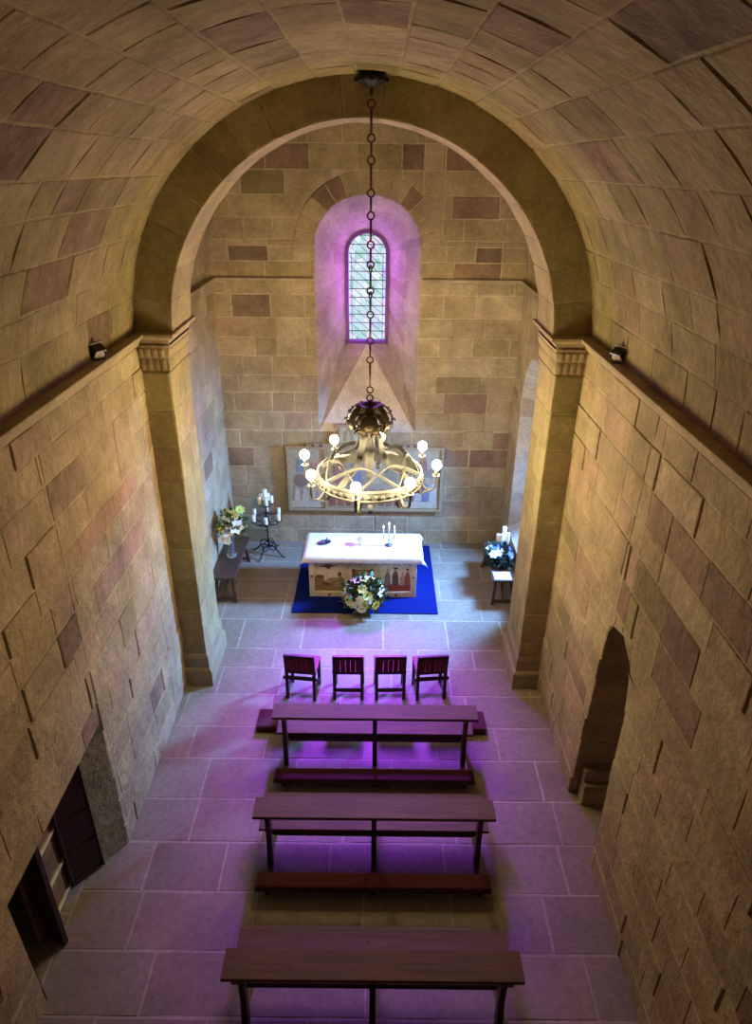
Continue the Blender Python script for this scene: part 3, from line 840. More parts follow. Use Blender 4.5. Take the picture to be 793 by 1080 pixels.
# ------------------------------------------------------------------ chairs
def chair(low):
    t = thing('chair', '', 'chair')
    for x in (-.185, .185):
        mb = MB(); mb.bar((x, -.20, 0), (x, -.19, .45), .042, .042, up=(0, 1, 0), bev=.004); mb.bar((x, -.19, .45), (x, -.235, .765), .042, .036, up=(0, 1, 0), bev=.004)
        p = mb.build('back_post', M['chairwood'], t)
    for x in (-.19, .19):
        mb = MB(); mb.bar((x, .13, 0), (x, .13, .43), .042, .042, up=(0, 1, 0), bev=.004); mb.build('leg', M['chairwood'], t)
        mb = MB(); mb.bar((x, -.19, .41), (x, .13, .41), .03, .06, bev=.003); mb.build('side_rail', M['chairwood'], t)
        mb = MB(); mb.bar((x, -.19, .12), (x, .13, .12), .026, .035, bev=.003); mb.build('side_rail', M['chairwood'], t)
    mb = MB(); mb.box((0, -.025, .455), (.43, .36, .045), bev=.018); mb.build('seat', M['leather'], t)
    mb = MB()
    for i in range(5):
        mb.box((-.134 + i * .067, -.222, .605), (.064, .026, .235), Matrix.Rotation(math.radians(8), 3, 'X'), tint=(1, 1, 1) if i % 2 else (.75, .8, .8), bev=.008)
    bk = mb.build('back_panel', M['leather'], t)
    mb = MB(); mb.box((0, -.252, .708), (.32, .008, .010)); mb.build('trim_strip', M['chairwood'], bk)
    mb = MB(); mb.box((0, -.234, .742), (.35, .034, .05), bev=.006); mb.build('top_rail', M['chairwood'], t)
    mb = MB(); mb.box((0, -.205, .47), (.35, .03, .045), bev=.005); mb.build('back_rail', M['chairwood'], t)
    z = .16 if low else .355
    mb = MB(); mb.box((0, -.196, z), (.36, .03, .05), bev=.005); mb.build('stretcher', M['chairwood'], t)
    mb = MB(); mb.box((0, .13, .25), (.36, .026, .05), bev=.004); mb.build('stretcher', M['chairwood'], t)
    if not low:
        for x in (-.215, .215):
            mb = MB(); mb.ball((x, -.20, .355), .026, 8); mb.build('peg_end', M['chairwood'], t)
    return t
chairs = [(-.805, 7.30, -6, False, 'leftmost dark wooden chair with red leather seat and back, before the first pew'),
          (-.185, 7.30, 0, True, 'second from left dark wooden chair with red leather back and low stretcher'),
          (.375, 7.31, 2, True, 'second from right dark wooden chair with red leather back and low stretcher'),
          (.915, 7.32, 6, False, 'rightmost dark wooden chair with red leather seat and back, before the first pew')]
pro = {}
for x, y, a, low, lab in chairs:
    if low not in pro: o = pro[low] = chair(low)
    else: o = copy_tree(pro[low])
    o.location = (x, y, .001); o.rotation_euler.z = math.radians(a); o['label'] = lab; o['group'] = 'red chairs in a row before the altar'

# ------------------------------------------------------------------ altar group
rug = MB(); rug.box((0, 10.20, .008), (2.38, 2.22, .014), bev=.004)
tag(rug.build('carpet', M['blue']), 'deep blue carpet lying on the stone floor under the altar', 'carpet')
ZR = .016
al = thing('altar', 'pale stone altar with three painted front panels, standing on the blue carpet', 'altar', (-.045, 9.93, ZR))
mb = MB()
mb.box((0, .02, .37), (1.72, .66, .70)); mb.build('altar_body', M['lime'], al)
mb = MB()                                    # moulded face frame
yf = -.355
mb.box((0, yf, .045), (1.78, .05, .09), bev=.006); mb.box((0, yf, .70), (1.78, .05, .06), bev=.006)
for x in (-.845, -.285, .285, .845): mb.box((x, yf, .37), (.09 if abs(x) > .5 else .03, .05, .60), bev=.006)
for s in (-1, 1):
    mb.box((s * .865, .02, .045), (.05, .74, .09), bev=.006); mb.box((s * .865, .02, .70), (.05, .74, .06), bev=.006); mb.box((s * .865, .36, .37), (.05, .06, .6), bev=.006)
fr = mb.build('face_frame', M['lime'], al)
for x, z in ((-.845, .40), (.845, .40), (-.56, .045), (0, .045), (.56, .045)):
    mb = MB(); mb.lathe([(.026, 0), (.026, .008), (.012, .016)], 6, (x, yf - .026, z), (.16, .09, .05), M=Matrix.Rotation(PI / 2, 3, 'X')); mb.build('boss', M['paint'], fr)
def FP(cx, y): return Matrix(((1, 0, 0, cx), (0, 0, -1, y), (0, 1, 0, 0), (0, 0, 0, 1)))
def oval(cx, cy, a, b, n=12): return [(cx + a * math.cos(2 * PI * k / n), cy + b * math.sin(2 * PI * k / n)) for k in range(n)]
def robe(mb, Mx, x, z, h, w, c, head=(.45, .28, .16), th=.006, hat=None):
    mb.prism([(x - w * .5, z), (x + w * .5, z), (x + w * .38, z + h * .55), (x + w * .22, z + h * .8), (x - w * .22, z + h * .8), (x - w * .38, z + h * .55)], th, Mx, c)
    mb.prism(oval(x, z + h * .9, w * .20, h * .11), th + .001, Mx, head)
    if hat: mb.prism(oval(x, z + h * .98, w * .34, h * .045), th + .002, Mx, hat)
    mb.prism([(x - w * .5, z + h * .45), (x - w * .3, z + h * .72), (x - w * .2, z + h * .66), (x - w * .36, z + h * .38)], th + .002, Mx, tuple(q * .7 for q in c))
def scallop(mb, Mx, x0, x1, z, c, n=6):
    pts = [(x1, z + .05), (x0, z + .05)]
    for i in range(n):
        for k in range(5):
            t = (i + k / 5) / n; pts.append((x0 + (x1 - x0) * t, z - .022 * abs(math.sin(PI * t * n))))
    pts.append((x1, z)); mb.prism(pts, .006, Mx, c)
yp = -.315
for i, cx in enumerate((-.565, 0, .565)):
    mb = MB(); Mx = FP(cx, yp); h = .255
    mb.prism([(-h, .09), (h, .09), (h, .67), (-h, .67)], .004, Mx, (.68, .57, .40))
    scallop(mb, Mx, -h, h, .62, (.20, .16, .09))
    if i == 0:
        pts = [(-h, .09), (h, .09), (h, .36)]
        for k in range(13): t = k / 12; pts.append((h - 2 * h * t, .30 + .06 * math.sin(t * 9) + .03 * math.sin(t * 21)))
        mb.prism(pts, .005, Mx, (.26, .17, .07))
        mb.prism([(-.16, .56), (-.02, .60), (.12, .57), (.04, .55), (.0, .49), (-.05, .54)], .006, Mx, (.13, .08, .05))
        for (x, z, a, b_, c) in ((-.15, .36, .075, .035, (.16, .09, .05)), (.05, .30, .10, .035, (.36, .22, .11)), (.18, .41, .035, .05, (.18, .08, .05)), (-.05, .22, .08, .04, (.15, .10, .05)), (.14, .2, .07, .05, (.33, .24, .12))):
            mb.prism(oval(0, 0, a, b_), .007, Mx @ Matrix.Translation((x, z, 0)) @ Matrix.Rotation(.3 * math.sin(x * 20), 4, 'Z'), c)
    elif i == 1:
        mb.prism([(-.17, .28), (.17, .28), (.19, .50), (-.19, .50)], .006, Mx, (.24, .12, .06))
        mb.prism(oval(0, .40, .12, .085), .008, Mx, (.36, .16, .09)); mb.prism(oval(-.02, .43, .045, .05), .010, Mx, (.52, .34, .20))
        for x in (-.15, .15): mb.prism([(x - .03, .36), (x + .03, .36), (x + .02, .52), (x - .02, .52)], .010, Mx, (.14, .07, .04))
        mb.prism([(-h, .09), (h, .09), (h, .24), (-h, .22)], .005, Mx, (.33, .25, .13))
    else:
        mb.prism([(-h, .09), (h, .09), (h, .20), (-h, .23)], .005, Mx, (.28, .06, .045))
        robe(mb, Mx, -.15, .20, .32, .11, (.22, .17, .14)); robe(mb, Mx, -.02, .20, .34, .12, (.12, .08, .06), hat=(.08, .06, .05))
        robe(mb, Mx, .10, .20, .26, .09, (.42, .28, .17)); robe(mb, Mx, .18, .19, .33, .11, (.30, .10, .07), hat=(.2, .08, .05))
    mb.build('painted_panel', M['paint'], al)
mb = MB(); mb.box((0, 0, .757), (1.90, .78, .055), bev=.008); mb.build('table_slab', M['lime'], al)
# cloth with drooping corners
ZT = ZR + .788
mb = MB(); nx, ny = 49, 23; hx, hy, drop = .965, .405, .10
vs_ = []
for j in range(ny):
    for i in range(nx):
        x = -1.09 + 2.18 * i / (nx - 1); y = -.52 + 1.0 * j / (ny - 1)
        ox = max(0, abs(x) - hx); oy = max(0, abs(y) - hy) if y < 0 else max(0, y - hy)
        X = math.copysign(min(abs(x), hx), x) if ox == 0 else math.copysign(hx + .012 + .10 * min(ox, .1) , x)
        Y = y if oy == 0 else (math.copysign(hy + .012, y))
        d = math.hypot(ox, oy) if (ox and oy) else max(ox, oy)
        Z = .006 - d * (1.0 if not (ox and oy) else 1.1)
        if oy: Y += math.copysign(.010 * math.sin(x * 17) * d / .1, y)
        if ox: X += math.copysign(.012 * math.sin(y * 21) * d / .1 + (.05 * d / .14 if oy else 0), x)
        vs_.append((X - .0, Y, ZT + Z + (.0012 * math.sin(x * 9) * math.sin(y * 8) if d == 0 else 0)))
fs_ = [[j * nx + i, j * nx + i + 1, (j + 1) * nx + i + 1, (j + 1) * nx + i] for j in range(ny - 1) for i in range(nx - 1)]
mb.add(vs_, fs_, (1, 1, 1), True)
cl = mb.build('altar_cloth', M['linen']); cl.location = (-.045, 9.93, 0)
sm = cl.modifiers.new('thickness', 'SOLIDIFY'); sm.thickness = .004; sm.offset = 1
tag(cl, 'white linen cloth draped over the altar top with drooping corners', 'altar cloth')
ZC = ZT + .0125
# three-armed candlestick
cs = thing('candlestick', 'silver three-armed candlestick with lit white candles, right part of the altar', 'candlestick', (.385, 9.91, ZC))
mb = MB(); mb.lathe([(.065, 0), (.068, .008), (.05, .018), (.018, .03), (.012, .045)], 16); mb.build('base', M['pewter'], cs)
mb = MB(); mb.lathe([(.009, .03), (.009, .08), (.02, .095), (.009, .11), (.008, .16), (.018, .175), (.014, .195)], 12); mb.build('stem', M['silver'], cs)
for s in (-1, 1):
    mb = MB(); mb.tube([(0, 0, .11), (s * .04, 0, .09), (s * .075, 0, .10), (s * .09, 0, .135), (s * .09, 0, .15)], .006, 8); mb.lathe([(.006, .145), (.02, .15), (.014, .17)], 10, (s * .09, 0, 0)); mb.build('arm', M['silver'], cs)
for x, z0, h in ((-.09, .165, .16), (0, .19, .20), (.09, .165, .16)):
    mb = MB(); mb.lathe([(.011, z0), (.010, z0 + h), (.004, z0 + h + .006)], 10, (x, 0, 0)); c = mb.build('candle', M['wax'], cs)
    mb = MB(); mb.lathe([(.001, 0), (.009, .012), (.007, .024), (.001, .045)], 8, (x, 0, z0 + h + .006)); mb.build('flame', M['flame'], c)
# white ruffled compote in the middle
cp = thing('compote', 'white lidded glass compote on a foot at the middle of the altar cloth', 'bowl', (-.075, 9.93, ZC))
mb = MB(); mb.lathe([(.045, 0), (.045, .006), (.012, .015), (.010, .05), (.03, .06)], 16); mb.build('foot', M['china'], cp)
mb = MB(); n = 32; pr = [(.025, .055), (.06, .075), (.078, .11), (.074, .112), (.04, .09)]
vs_ = []
for q, (rr, zz) in enumerate(pr):
    for k in range(n):
        a_ = 2 * PI * k / n; w_ = 1 + .08 * math.sin(a_ * 8) * (q in (2, 3)); vs_.append((rr * w_ * math.cos(a_), rr * w_ * math.sin(a_), zz))
mb.add(vs_, [[q * n + k, q * n + (k + 1) % n, (q + 1) * n + (k + 1) % n, (q + 1) * n + k] for q in range(4) for k in range(n)], (1, 1, 1), True); mb.build('bowl', M['china'], cp)
mb = MB(); mb.lathe([(.066, .10), (.055, .125), (.025, .142), (.01, .15), (.012, .16), (.001, .168)], 20); mb.build('lid', M['china'], cp)
# dark tray with cruets
tr = thing('tray', 'small dark metal tray with two little cruets, left part of the altar', 'tray', (-.70, 9.97, ZC), .5)
mb = MB(); mb.lathe([(.085, 0), (.10, .012), (.097, .014), (.083, .004)], 24, M=Matrix.Diagonal((1.25, .8, 1))); mb.build('tray_plate', M['pewter'], tr)
for x, y in ((.055, .02), (-.03, -.015)):
    mb = MB(); mb.lathe([(.018, .006), (.024, .02), (.02, .04), (.009, .055), (.012, .07), (.006, .078)], 12, (x, y, 0)); mb.tube([(x + .018, y, .02), (x + .04, y, .04), (x + .012, y, .064)], .004, 6); mb.build('cruet', M['pewter'], tr)
mb = MB(); mb.tube([(-.04, 9.86, ZC + .003), (.1, 9.875, ZC + .003), (.22, 9.872, ZC + .003), (.32, 9.885, ZC + .003)], .003, 6)
tag(mb.build('cable', M['pewter']), 'thin grey cable lying on the altar cloth beside the candlestick', 'cable')

# ------------------------------------------------------------------ plants
def blossom(mb, c, nrm, r, n, col, cc, cup=.35, ell=.42):
    c = V(c); nrm = V(nrm).normalized(); x = nrm.orthogonal().normalized(); y = nrm.cross(x)
    for k in range(n):
        a = 2 * PI * k / n; d = x * math.cos(a) + y * math.sin(a); t = nrm.cross(d)
        p = [c + d * r * .08, c + d * r * .55 + t * r * ell + nrm * r * cup * .5, c + d * r + nrm * r * cup * .55, c + d * r * .55 - t * r * ell + nrm * r * cup * .5]
        m = c + d * r * .55 + nrm * r * cup * .32
        mb.add(p + [m], [[0, 1, 4], [1, 2, 4], [2, 3, 4], [3, 0, 4]], col, True)
    mb.ball(c + nrm * r * .12, r * .2, 8, cc, .7)
def leafs(mb, c, n, R, ln, rnd, cols, up=.2, wid=.3, lim=None):
    for k in range(n):
        d = V((rnd.gauss(0, 1), rnd.gauss(0, 1), rnd.gauss(up, .8))).normalized()
        p = V(c) + d * R * rnd.uniform(.25, .95); t = d.orthogonal().normalized(); t.rotate(Matrix.Rotation(rnd.uniform(0, 6.28), 3, d))
        d2 = (d + t * rnd.uniform(-.7, .7)).normalized(); s_ = d2.cross(t).normalized(); u = d2.cross(s_)
        l = ln * rnd.uniform(.7, 1.3); w = l * wid
        q = [p, p + d2 * l * .5 + s_ * w, p + d2 * l - u * l * .15, p + d2 * l * .5 - s_ * w, p + d2 * l * .5 + u * l * .06]
        if lim and any(v[i] < lim[0][i] or v[i] > lim[1][i] for v in q for i in range(3)): continue
        mb.add(q, [[0, 1, 4], [1, 2, 4], [2, 3, 4], [3, 0, 4]], rnd.choice(cols), True)
GREEN = [(.035, .07, .02), (.05, .10, .03), (.03, .055, .025), (.08, .13, .04)]
WH, WY, YE, LG = (.85, .85, .80), (.78, .78, .45), (.75, .62, .10), (.45, .60, .12)
bq = thing('bouquet', 'round bouquet of white and yellow flowers on the floor in front of the altar', 'flowers', (-.02, 9.20, .016))
mb = MB(); mb.lathe([(.11, 0), (.14, .04), (.16, .14), (.155, .16), (.13, .15)], 20, tint=(.10, .06, .03)); mb.build('basket', M['paint'], bq)
rnd = random.Random(3); mb = MB(); leafs(mb, (0, 0, .26), 640, .34, .11, rnd, GREEN, .3, .3, ((-1, -1, .005), (1, .32, 2))); mb.build('foliage', M['leaf'], bq)['kind'] = 'stuff'
for k in range(34):
    d = V((rnd.gauss(0, .75), rnd.gauss(-.25, .75), abs(rnd.gauss(.45, .4)) - .15)).normalized()
    kind = rnd.random(); mb = MB(); p = V((0, 0, .27)) + V((d.x * .33, min(d.y * .31, .25), d.z * .30))
    if kind < .45: blossom(mb, p, d, .088, 8, YE if kind < .1 else LG, (.35, .30, .05))
    elif kind < .7: blossom(mb, p, d, .09, 9, WY, (.6, .5, .1))
    else: blossom(mb, p, d, .08, 6, WH, (.7, .6, .2))
    mb.build('flower', M['flower'], bq)

# benches ----------------------------------------------------------------
def bench(w, L):
    t = thing('bench', '', 'bench'); h = .50
    mb = MB(); mb.box((0, 0, h - .02), (w, L, .04), bev=.005); mb.build('bench_top', M['walnut'], t)
    for y in (-L / 2 + .14, L / 2 - .14):
        e = 1 if y > 0 else -1
        for x in (-1, 1):
            mb = MB(); mb.bar((x * w * .30, y - e * .02, h - .04), (x * w * .43, y + e * .10, 0), .045, .05, up=(0, 1, 0), bev=.004); mb.build('leg', M['walnutz'], t)
        mb = MB(); mb.bar((-w * .41, y + e * .085, .07), (w * .41, y + e * .085, .07), .03, .045, bev=.004); mb.bar((-w * .36, y, h - .07), (w * .36, y, h - .07), .04, .05, bev=.004); mb.build('cross_rail', M['walnutz'], t)
        mb = MB(); mb.bar((0, y + e * .085, .09), (0, y - e * .30, h - .05), .03, .03, up=(1, 0, 0), bev=.003); mb.build('brace', M['walnutz'], t)
    return t
bl = bench(.40, 1.40); bl.location = (-2.318, 10.03, .001); bl['label'] = 'dark wooden bench along the left chancel wall, under the flower vase'; bl['group'] = 'benches in the chancel'
br_ = bench(.40, 1.28); br_.location = (2.28, 9.98, .001); br_['label'] = 'dark wooden bench along the right chancel wall, holding candles and blue flowers'; br_['group'] = 'benches in the chancel'
# vase with flowers
vz = thing('vase', 'tall clear glass vase of white and yellow flowers on the left bench', 'vase', (-2.30, 10.02, .502))
mb = MB(); mb.lathe([(.05, 0), (.085, .01), (.09, .05), (.055, .09), (.05, .14), (.075, .34), (.095, .42), (.089, .42), (.068, .33), (.042, .14), (.045, .10)], 12, smooth=False); mb.build('glass_body', M['glass'], vz)
rnd = random.Random(12)
for k in range(10):
    mb = MB(); a = rnd.uniform(0, 6.28); e = rnd.uniform(.05, .2); mb.tube([(.02 * math.cos(a), .02 * math.sin(a), .12), (.04 * math.cos(a), .04 * math.sin(a), .38), (e * math.cos(a), e * math.sin(a), rnd.uniform(.55, .75))], .005, 5, (.05, .10, .03))
    mb.build('stem', M['leaf'], vz)
mb = MB(); leafs(mb, (.03, 0, .60), 300, .24, .12, rnd, GREEN + [(.10, .17, .05)], .3, .28, ((-.17, -.4, .2), (.4, .4, 1.2))); mb.build('foliage', M['leaf'], vz)['kind'] = 'stuff'
fl = [((-.06, -.14, .62), .10, YE, 10), ((-.07, -.06, .72), .085, YE, 10), ((.16, -.15, .66), .14, WH, 6), ((.03, -.20, .58), .11, WH, 6), ((-.02, -.10, .74), .10, WH, 6), ((.10, .0, .80), .10, WY, 8),
      ((-.06, -.22, .46), .085, WH, 6), ((.02, -.24, .44), .08, WH, 6), ((.16, .02, .74), .09, WH, 6), ((.20, .06, .86), .09, LG, 7), ((-.03, .05, .84), .08, WY, 8)]
for p, r_, c, n in fl:
    mb = MB(); blossom(mb, p, V(p) - V((0, .1, .5)) + V((0, -.25, .1)), r_, n, c, (.55, .45, .08)); mb.build('flower', M['flower'], vz)
# right bench: cloth paper, flower spray, candles
ZB = .502
mb = MB(); mb.box((2.25, 9.49, ZB + .003), (.28, .24, .003), bev=.001); tag(mb.build('paper_sheet', M['paper']), 'white sheet lying on the near end of the right bench', 'paper')
fs = thing('flower_arrangement', 'low arrangement of white and blue flowers with dark leaves on the right bench', 'flowers', (2.28, 9.94, ZB + .001))
mb = MB(); mb.lathe([(.12, 0), (.13, .012), (.12, .03), (.07, .035)], 16, tint=(.03, .04, .03)); mb.build('dish', M['paint'], fs)
rnd = random.Random(8); mb = MB()
for c in ((-.07, .10, .10), (.05, -.02, .12), (.10, -.22, .08), (-.05, -.1, .08)): leafs(mb, c, 170, .17, .12, rnd, [(.015, .035, .02), (.025, .05, .025), (.01, .03, .03)], .3, .25, ((-.3, -.32, .008), (.22, .3, .6)))
mb.build('foliage', M['leaf'], fs)['kind'] = 'stuff'
for k in range(22):
    p = V((rnd.uniform(-.17, .14), rnd.uniform(-.22, .22), 0)); p.z = .17 + .08 * rnd.random() - .6 * p.x ** 2
    mb = MB(); blossom(mb, p, (p.x * 2, p.y * 2 - .4, 1), rnd.uniform(.05, .085), 6, WH if k % 2 else (.10, .14, .50), (.4, .35, .2)); mb.build('flower', M['flower'], fs)
def wax_candle(name, loc, r_, h, lab, group):
    mb = MB(); mb.lathe([(r_ * .96, 0), (r_, .004), (r_, h - .006), (r_ * .9, h), (r_ * .3, h - .008)], 14)
    o = mb.build(name, M['wax']); o.location = loc; tag(o, lab, 'candle', group)
    mb = MB(); mb.tube([(0, 0, h - .01), (.002, 0, h + .015)], .002, 5, (.02, .02, .02)); w = mb.build('wick', M['black'], o)
    return o
for (x, y, r_, h, lab) in ((2.30, 10.36, .036, .30, 'pale cream candle on the right bench, furthest left of its candles'), (2.405, 10.40, .042, .42, 'tallest white candle on the right bench'), (2.36, 10.30, .036, .33, 'white candle in front of the tallest candle on the right bench'), (2.455, 10.30, .034, .36, 'white candle on the right bench, closest to the wall')):
    wax_candle('pillar_candle', (x, y, ZB + .001), r_, h, lab, 'candles on the right bench')

# ------------------------------------------------------------------ candelabrum
cd = thing('candelabrum', 'black wrought iron standing candelabrum between the left bench and the altar', 'candelabrum', (-1.83, 10.97, .001))
mb = MB(); mb.tube([(0, 0, .14), (.006, 0, .35), (-.004, 0, .6), (0, 0, .78)], .014, 8); mb.tube([(0, 0, .78), (0, 0, 1.10)], .011, 8)
for z in (.30, .62, .80): mb.lathe([(.013, -.02), (.028, 0), (.013, .02)], 10, (0, 0, z))
mb.build('shaft', M['iron'], cd)
for k in range(4):
    a = PI / 4 + k * PI / 2 + .35; d = V((math.cos(a), math.sin(a), 0)); P = lambda r_, z: d * r_ + V((0, 0, z))
    mb = MB(); mb.tube([P(0, .16), P(.08, .20), P(.17, .15), P(.25, .06), P(.31, .012), P(.34, .012), P(.355, .03)], [.014, .014, .013, .013, .012, .011, .006], 8); mb.build('foot', M['iron'], cd)
    mb = MB(); mb.tube([P(.02, .12), P(.12, .10), P(.18, .17), P(.14, .27), P(.06, .30), P(.02, .26)], .009, 7); mb.build('scroll', M['iron'], cd)
    mb = MB(); mb.tube([P(.015, .62), P(.06, .66), P(.055, .73), P(.02, .78)], .007, 6); mb.build('twist', M['iron'], cd)
low = []; upp = []
for k in range(6):
    a = -PI / 2 + k * PI / 3 + .12; d = V((math.cos(a), math.sin(a), 0)); P = lambda r_, z: d * r_ + V((0, 0, z)); R_ = .255
    mb = MB(); mb.tube([P(.01, .66), P(.10, .64), P(.20, .66), P(R_, .72), P(R_, .745)], .009, 7); mb.tube([P(.05, .80), P(.12, .86), P(.18, .80), P(.13, .74), P(.10, .78)], .006, 6)
    am = mb.build('arm', M['iron'], cd)
    mb = MB(); mb.lathe([(.012, .74), (.05, .748), (.055, .762), (.048, .755)], 14, P(R_, 0)); mb.build('drip_pan', M['iron'], am); low.append(P(R_, .758))
mb = MB(); n = 32; mb.tube([(.255 * math.cos(2 * PI * k / n), .255 * math.sin(2 * PI * k / n), .715) for k in range(n)], .007, 6, closed=True); mb.build('lower_ring', M['iron'], cd)
for k in range(5):
    a = -PI / 2 + k * 2 * PI / 5 + .3; d = V((math.cos(a), math.sin(a), 0)); P = lambda r_, z: d * r_ + V((0, 0, z)); R_ = .115
    mb = MB(); mb.tube([P(0, .98), P(.06, .97), P(R_, 1.03), P(R_, 1.055)], .008, 6); am = mb.build('arm', M['iron'], cd)
    mb = MB(); mb.lathe([(.012, 1.05), (.042, 1.056), (.046, 1.068), (.04, 1.062)], 12, P(R_, 0)); mb.build('drip_pan', M['iron'], am); upp.append(P(R_, 1.064))
mb = MB(); mb.lathe([(.012, 1.08), (.05, 1.10), (.054, 1.112), (.048, 1.106)], 12); mb.build('drip_pan', M['iron'], cd)
base = V((-1.83, 10.97, .001))
ang = ['at the front of', 'at the right front of', 'at the right back of', 'at the back of', 'at the left back of', 'at the left front of']
for p, w in zip(low, ang): wax_candle('pillar_candle', base + p, .036, .125, 'white candle %s the lower ring of the iron candelabrum' % w, 'candles on the lower ring of the candelabrum')
ang = ['front', 'right', 'right rear', 'left rear', 'left']
for p, w in zip(upp, ang): wax_candle('pillar_candle', base + p, .032, .14, 'white candle on the %s arm of the upper tier of the candelabrum' % w, 'candles on the upper tier of the candelabrum')
wax_candle('pillar_candle', base + V((0, 0, 1.108)), .04, .22, 'tall thick white candle at the very top of the iron candelabrum', 'candles on the upper tier of the candelabrum')

# ------------------------------------------------------------------ altarpiece on the far wall
ap = thing('altarpiece', 'wide painted altarpiece in a pale wooden frame on the far wall, behind the chandelier', 'altarpiece', (-.045, YB - .04, .075))
Mf = lambda cx, y: FP(cx, y)
mb = MB(); mb.box((0, .0, 1.27), (2.82, .03, 1.26), tint=(.8, .75, .65)); mb.box((-.02, .0, 2.1), (.94, .03, .44), tint=(.8, .75, .65)); mb.build('back_board', M['framewood'], ap)
mb = MB()
for z, w in ((.66, 2.84), (1.90, 2.88)): mb.box((0, -.03, z), (w, .06, .055), bev=.008)
mb.box((0, -.03, 1.955), (2.1, .07, .05), bev=.008)
for x in (-1.40, -.72, .72, 1.40): mb.box((x, -.03, 1.28), (.05, .05, 1.2), bev=.006)
fr = mb.build('frame', M['framewood'], ap)
mb = MB(); mb.box((-.02, -.03, 2.32), (1.02, .07, .05), bev=.008)
for x in (-.46, .42): mb.box((x, -.03, 2.14), (.05, .05, .34), bev=.006)
mb.build('crest_frame', M['framewood'], ap)
mb = MB(); Mx = Mf(-.02, -.017); mb.prism([(-.42, 2.0), (.42, 2.0), (.42, 2.3), (-.42, 2.3)], .006, Mx, (.42, .40, .26))
for x in (-.28, 0, .28): mb.prism([(x - .09, 2.02), (x + .09, 2.02), (x + .09, 2.2), (x, 2.28), (x - .09, 2.2)], .012, Mx, (.30, .26, .13)); robe(mb, Mx, x, 2.03, .2, .09, (.45, .35, .2), th=.018)
mb.build('crest_panel', M['paint'], ap)
for x in (-.92, -.78, .66, .78, .90, 1.0):
    mb = MB(); mb.lathe([(.026, 0), (.026, .012), (.01, .022)], 8, (x, -.068, 1.955), (.12, .07, .10), M=Matrix.Rotation(PI / 2, 3, 'X')); mb.build('boss', M['paint'], fr)
for s, cx in ((-1, -1.06), (1, 1.06)):
    mb = MB(); Mx = Mf(cx, -.017); h = .31
    mb.prism([(-h, .70), (h, .70), (h, 1.86), (-h, 1.86)], .006, Mx, (.36, .30, .19)); mb.prism([(-h, .70), (h, .70), (h, .83), (-h, .83)], .012, Mx, (.46, .39, .27))
    if s < 0:
        mb.prism(oval(-.12, 1.24, .13, .13, 16), .012, Mx, (.20, .15, .10)); robe(mb, Mx, .14, 1.2, .5, .2, (.34, .18, .13), th=.012); robe(mb, Mx, -.10, 1.42, .36, .16, (.20, .24, .26), th=.014)
        for x in (-.2, -.05, .1, .22): robe(mb, Mx, x, .84, .30, .12, random.Random(int(x * 100)).choice([(.36, .34, .30), (.15, .12, .10), (.45, .38, .28)]), th=.012)
    else:
        for x, c in ((-.22, (.20, .10, .09)), (-.08, (.42, .36, .30)), (.06, (.16, .17, .22)), (.2, (.45, .40, .33))): robe(mb, Mx, x, .84, .46, .14, c, th=.012)
        mb.prism([(-h, 1.36), (-.1, 1.5), (.05, 1.42), (.2, 1.6), (h, 1.5), (h, 1.34), (-h, 1.32)], .010, Mx, (.24, .20, .12)); robe(mb, Mx, .0, 1.44, .34, .16, (.30, .13, .10), th=.014)
    mb.build('painted_panel', M['paint'], ap)
mb = MB(); Mx = Mf(0, -.017); mb.prism([(-.68, .70), (.68, .70), (.68, 1.86), (-.68, 1.86)], .006, Mx, (.34, .26, .15))
for i in range(9):
    x = -.60 + i * .15; mb.prism([(x - .055, .74), (x + .055, .74), (x + .055, 1.02), (x, 1.10), (x - .055, 1.02)], .012, Mx, (.32, .12, .07) if i % 2 else (.24, .10, .06))
for i in range(4): robe(mb, Mx, -.48 + i * .32, 1.2, .52, .22, [(.30, .14, .1), (.2, .2, .22), (.44, .34, .2), (.26, .2, .12)][i], th=.012)
mb.build('painted_panel', M['paint'], ap)

# ------------------------------------------------------------------ chandelier
def smooth(pts, n=6):
    out = []; P = [pts[0]] + list(pts) + [pts[-1]]
    for i in range(1, len(P) - 2):
        for k in range(n):
            t = k / n; q = []
            for c in range(len(pts[0])):
                p0, p1, p2, p3 = P[i - 1][c], P[i][c], P[i + 1][c], P[i + 2][c]
                q.append(.5 * (2 * p1 + (p2 - p0) * t + (2 * p0 - 5 * p1 + 4 * p2 - p3) * t * t + (3 * p1 - p0 - 3 * p2 + p3) * t ** 3))
            out.append(tuple(q))
    out.append(tuple(pts[-1])); return out
CX, CY = .085, 7.25
ch = thing('chandelier', 'large gilded crown chandelier with eight lit bulbs hanging on a chain from the vault', 'chandelier', (CX, CY, 3.28))
Z0 = 3.28
L_ = lambda z: z - Z0
mb = MB(); mb.lathe([(.02, L_(7.12)), (.06, L_(7.13)), (.12, L_(7.17)), (.145, L_(7.20)), (.13, L_(7.228)), (.04, L_(7.238))], 20)
for k in range(8): a = k * PI / 4; mb.ball((.135 * math.cos(a), .135 * math.sin(a), L_(7.185)), .028, 8)
mb.tube([(0, 0, L_(7.15)), (0, 0, L_(7.06))], .012, 8); mb.build('ceiling_rose', M['iron'], ch)
rz = [6.997, 6.721, 6.537, 6.255, 6.054, 5.787, 5.60, 5.56, 5.345, 5.30, 5.106, 4.832, 4.631, 4.30, 4.21]
rr = .034
for i, z in enumerate(rz):
    n = 20; ax = V((1, 0, 0)) if i not in (7, 9) else V((.35, .94, 0))
    mb = MB(); mb.tube([(ax * rr * math.cos(2 * PI * k / n)) + V((0, 0, L_(z) + rr * math.sin(2 * PI * k / n))) for k in range(n)], .0085, 7, closed=True); mb.build('chain_ring', M['rust'], ch)
prev = 7.08
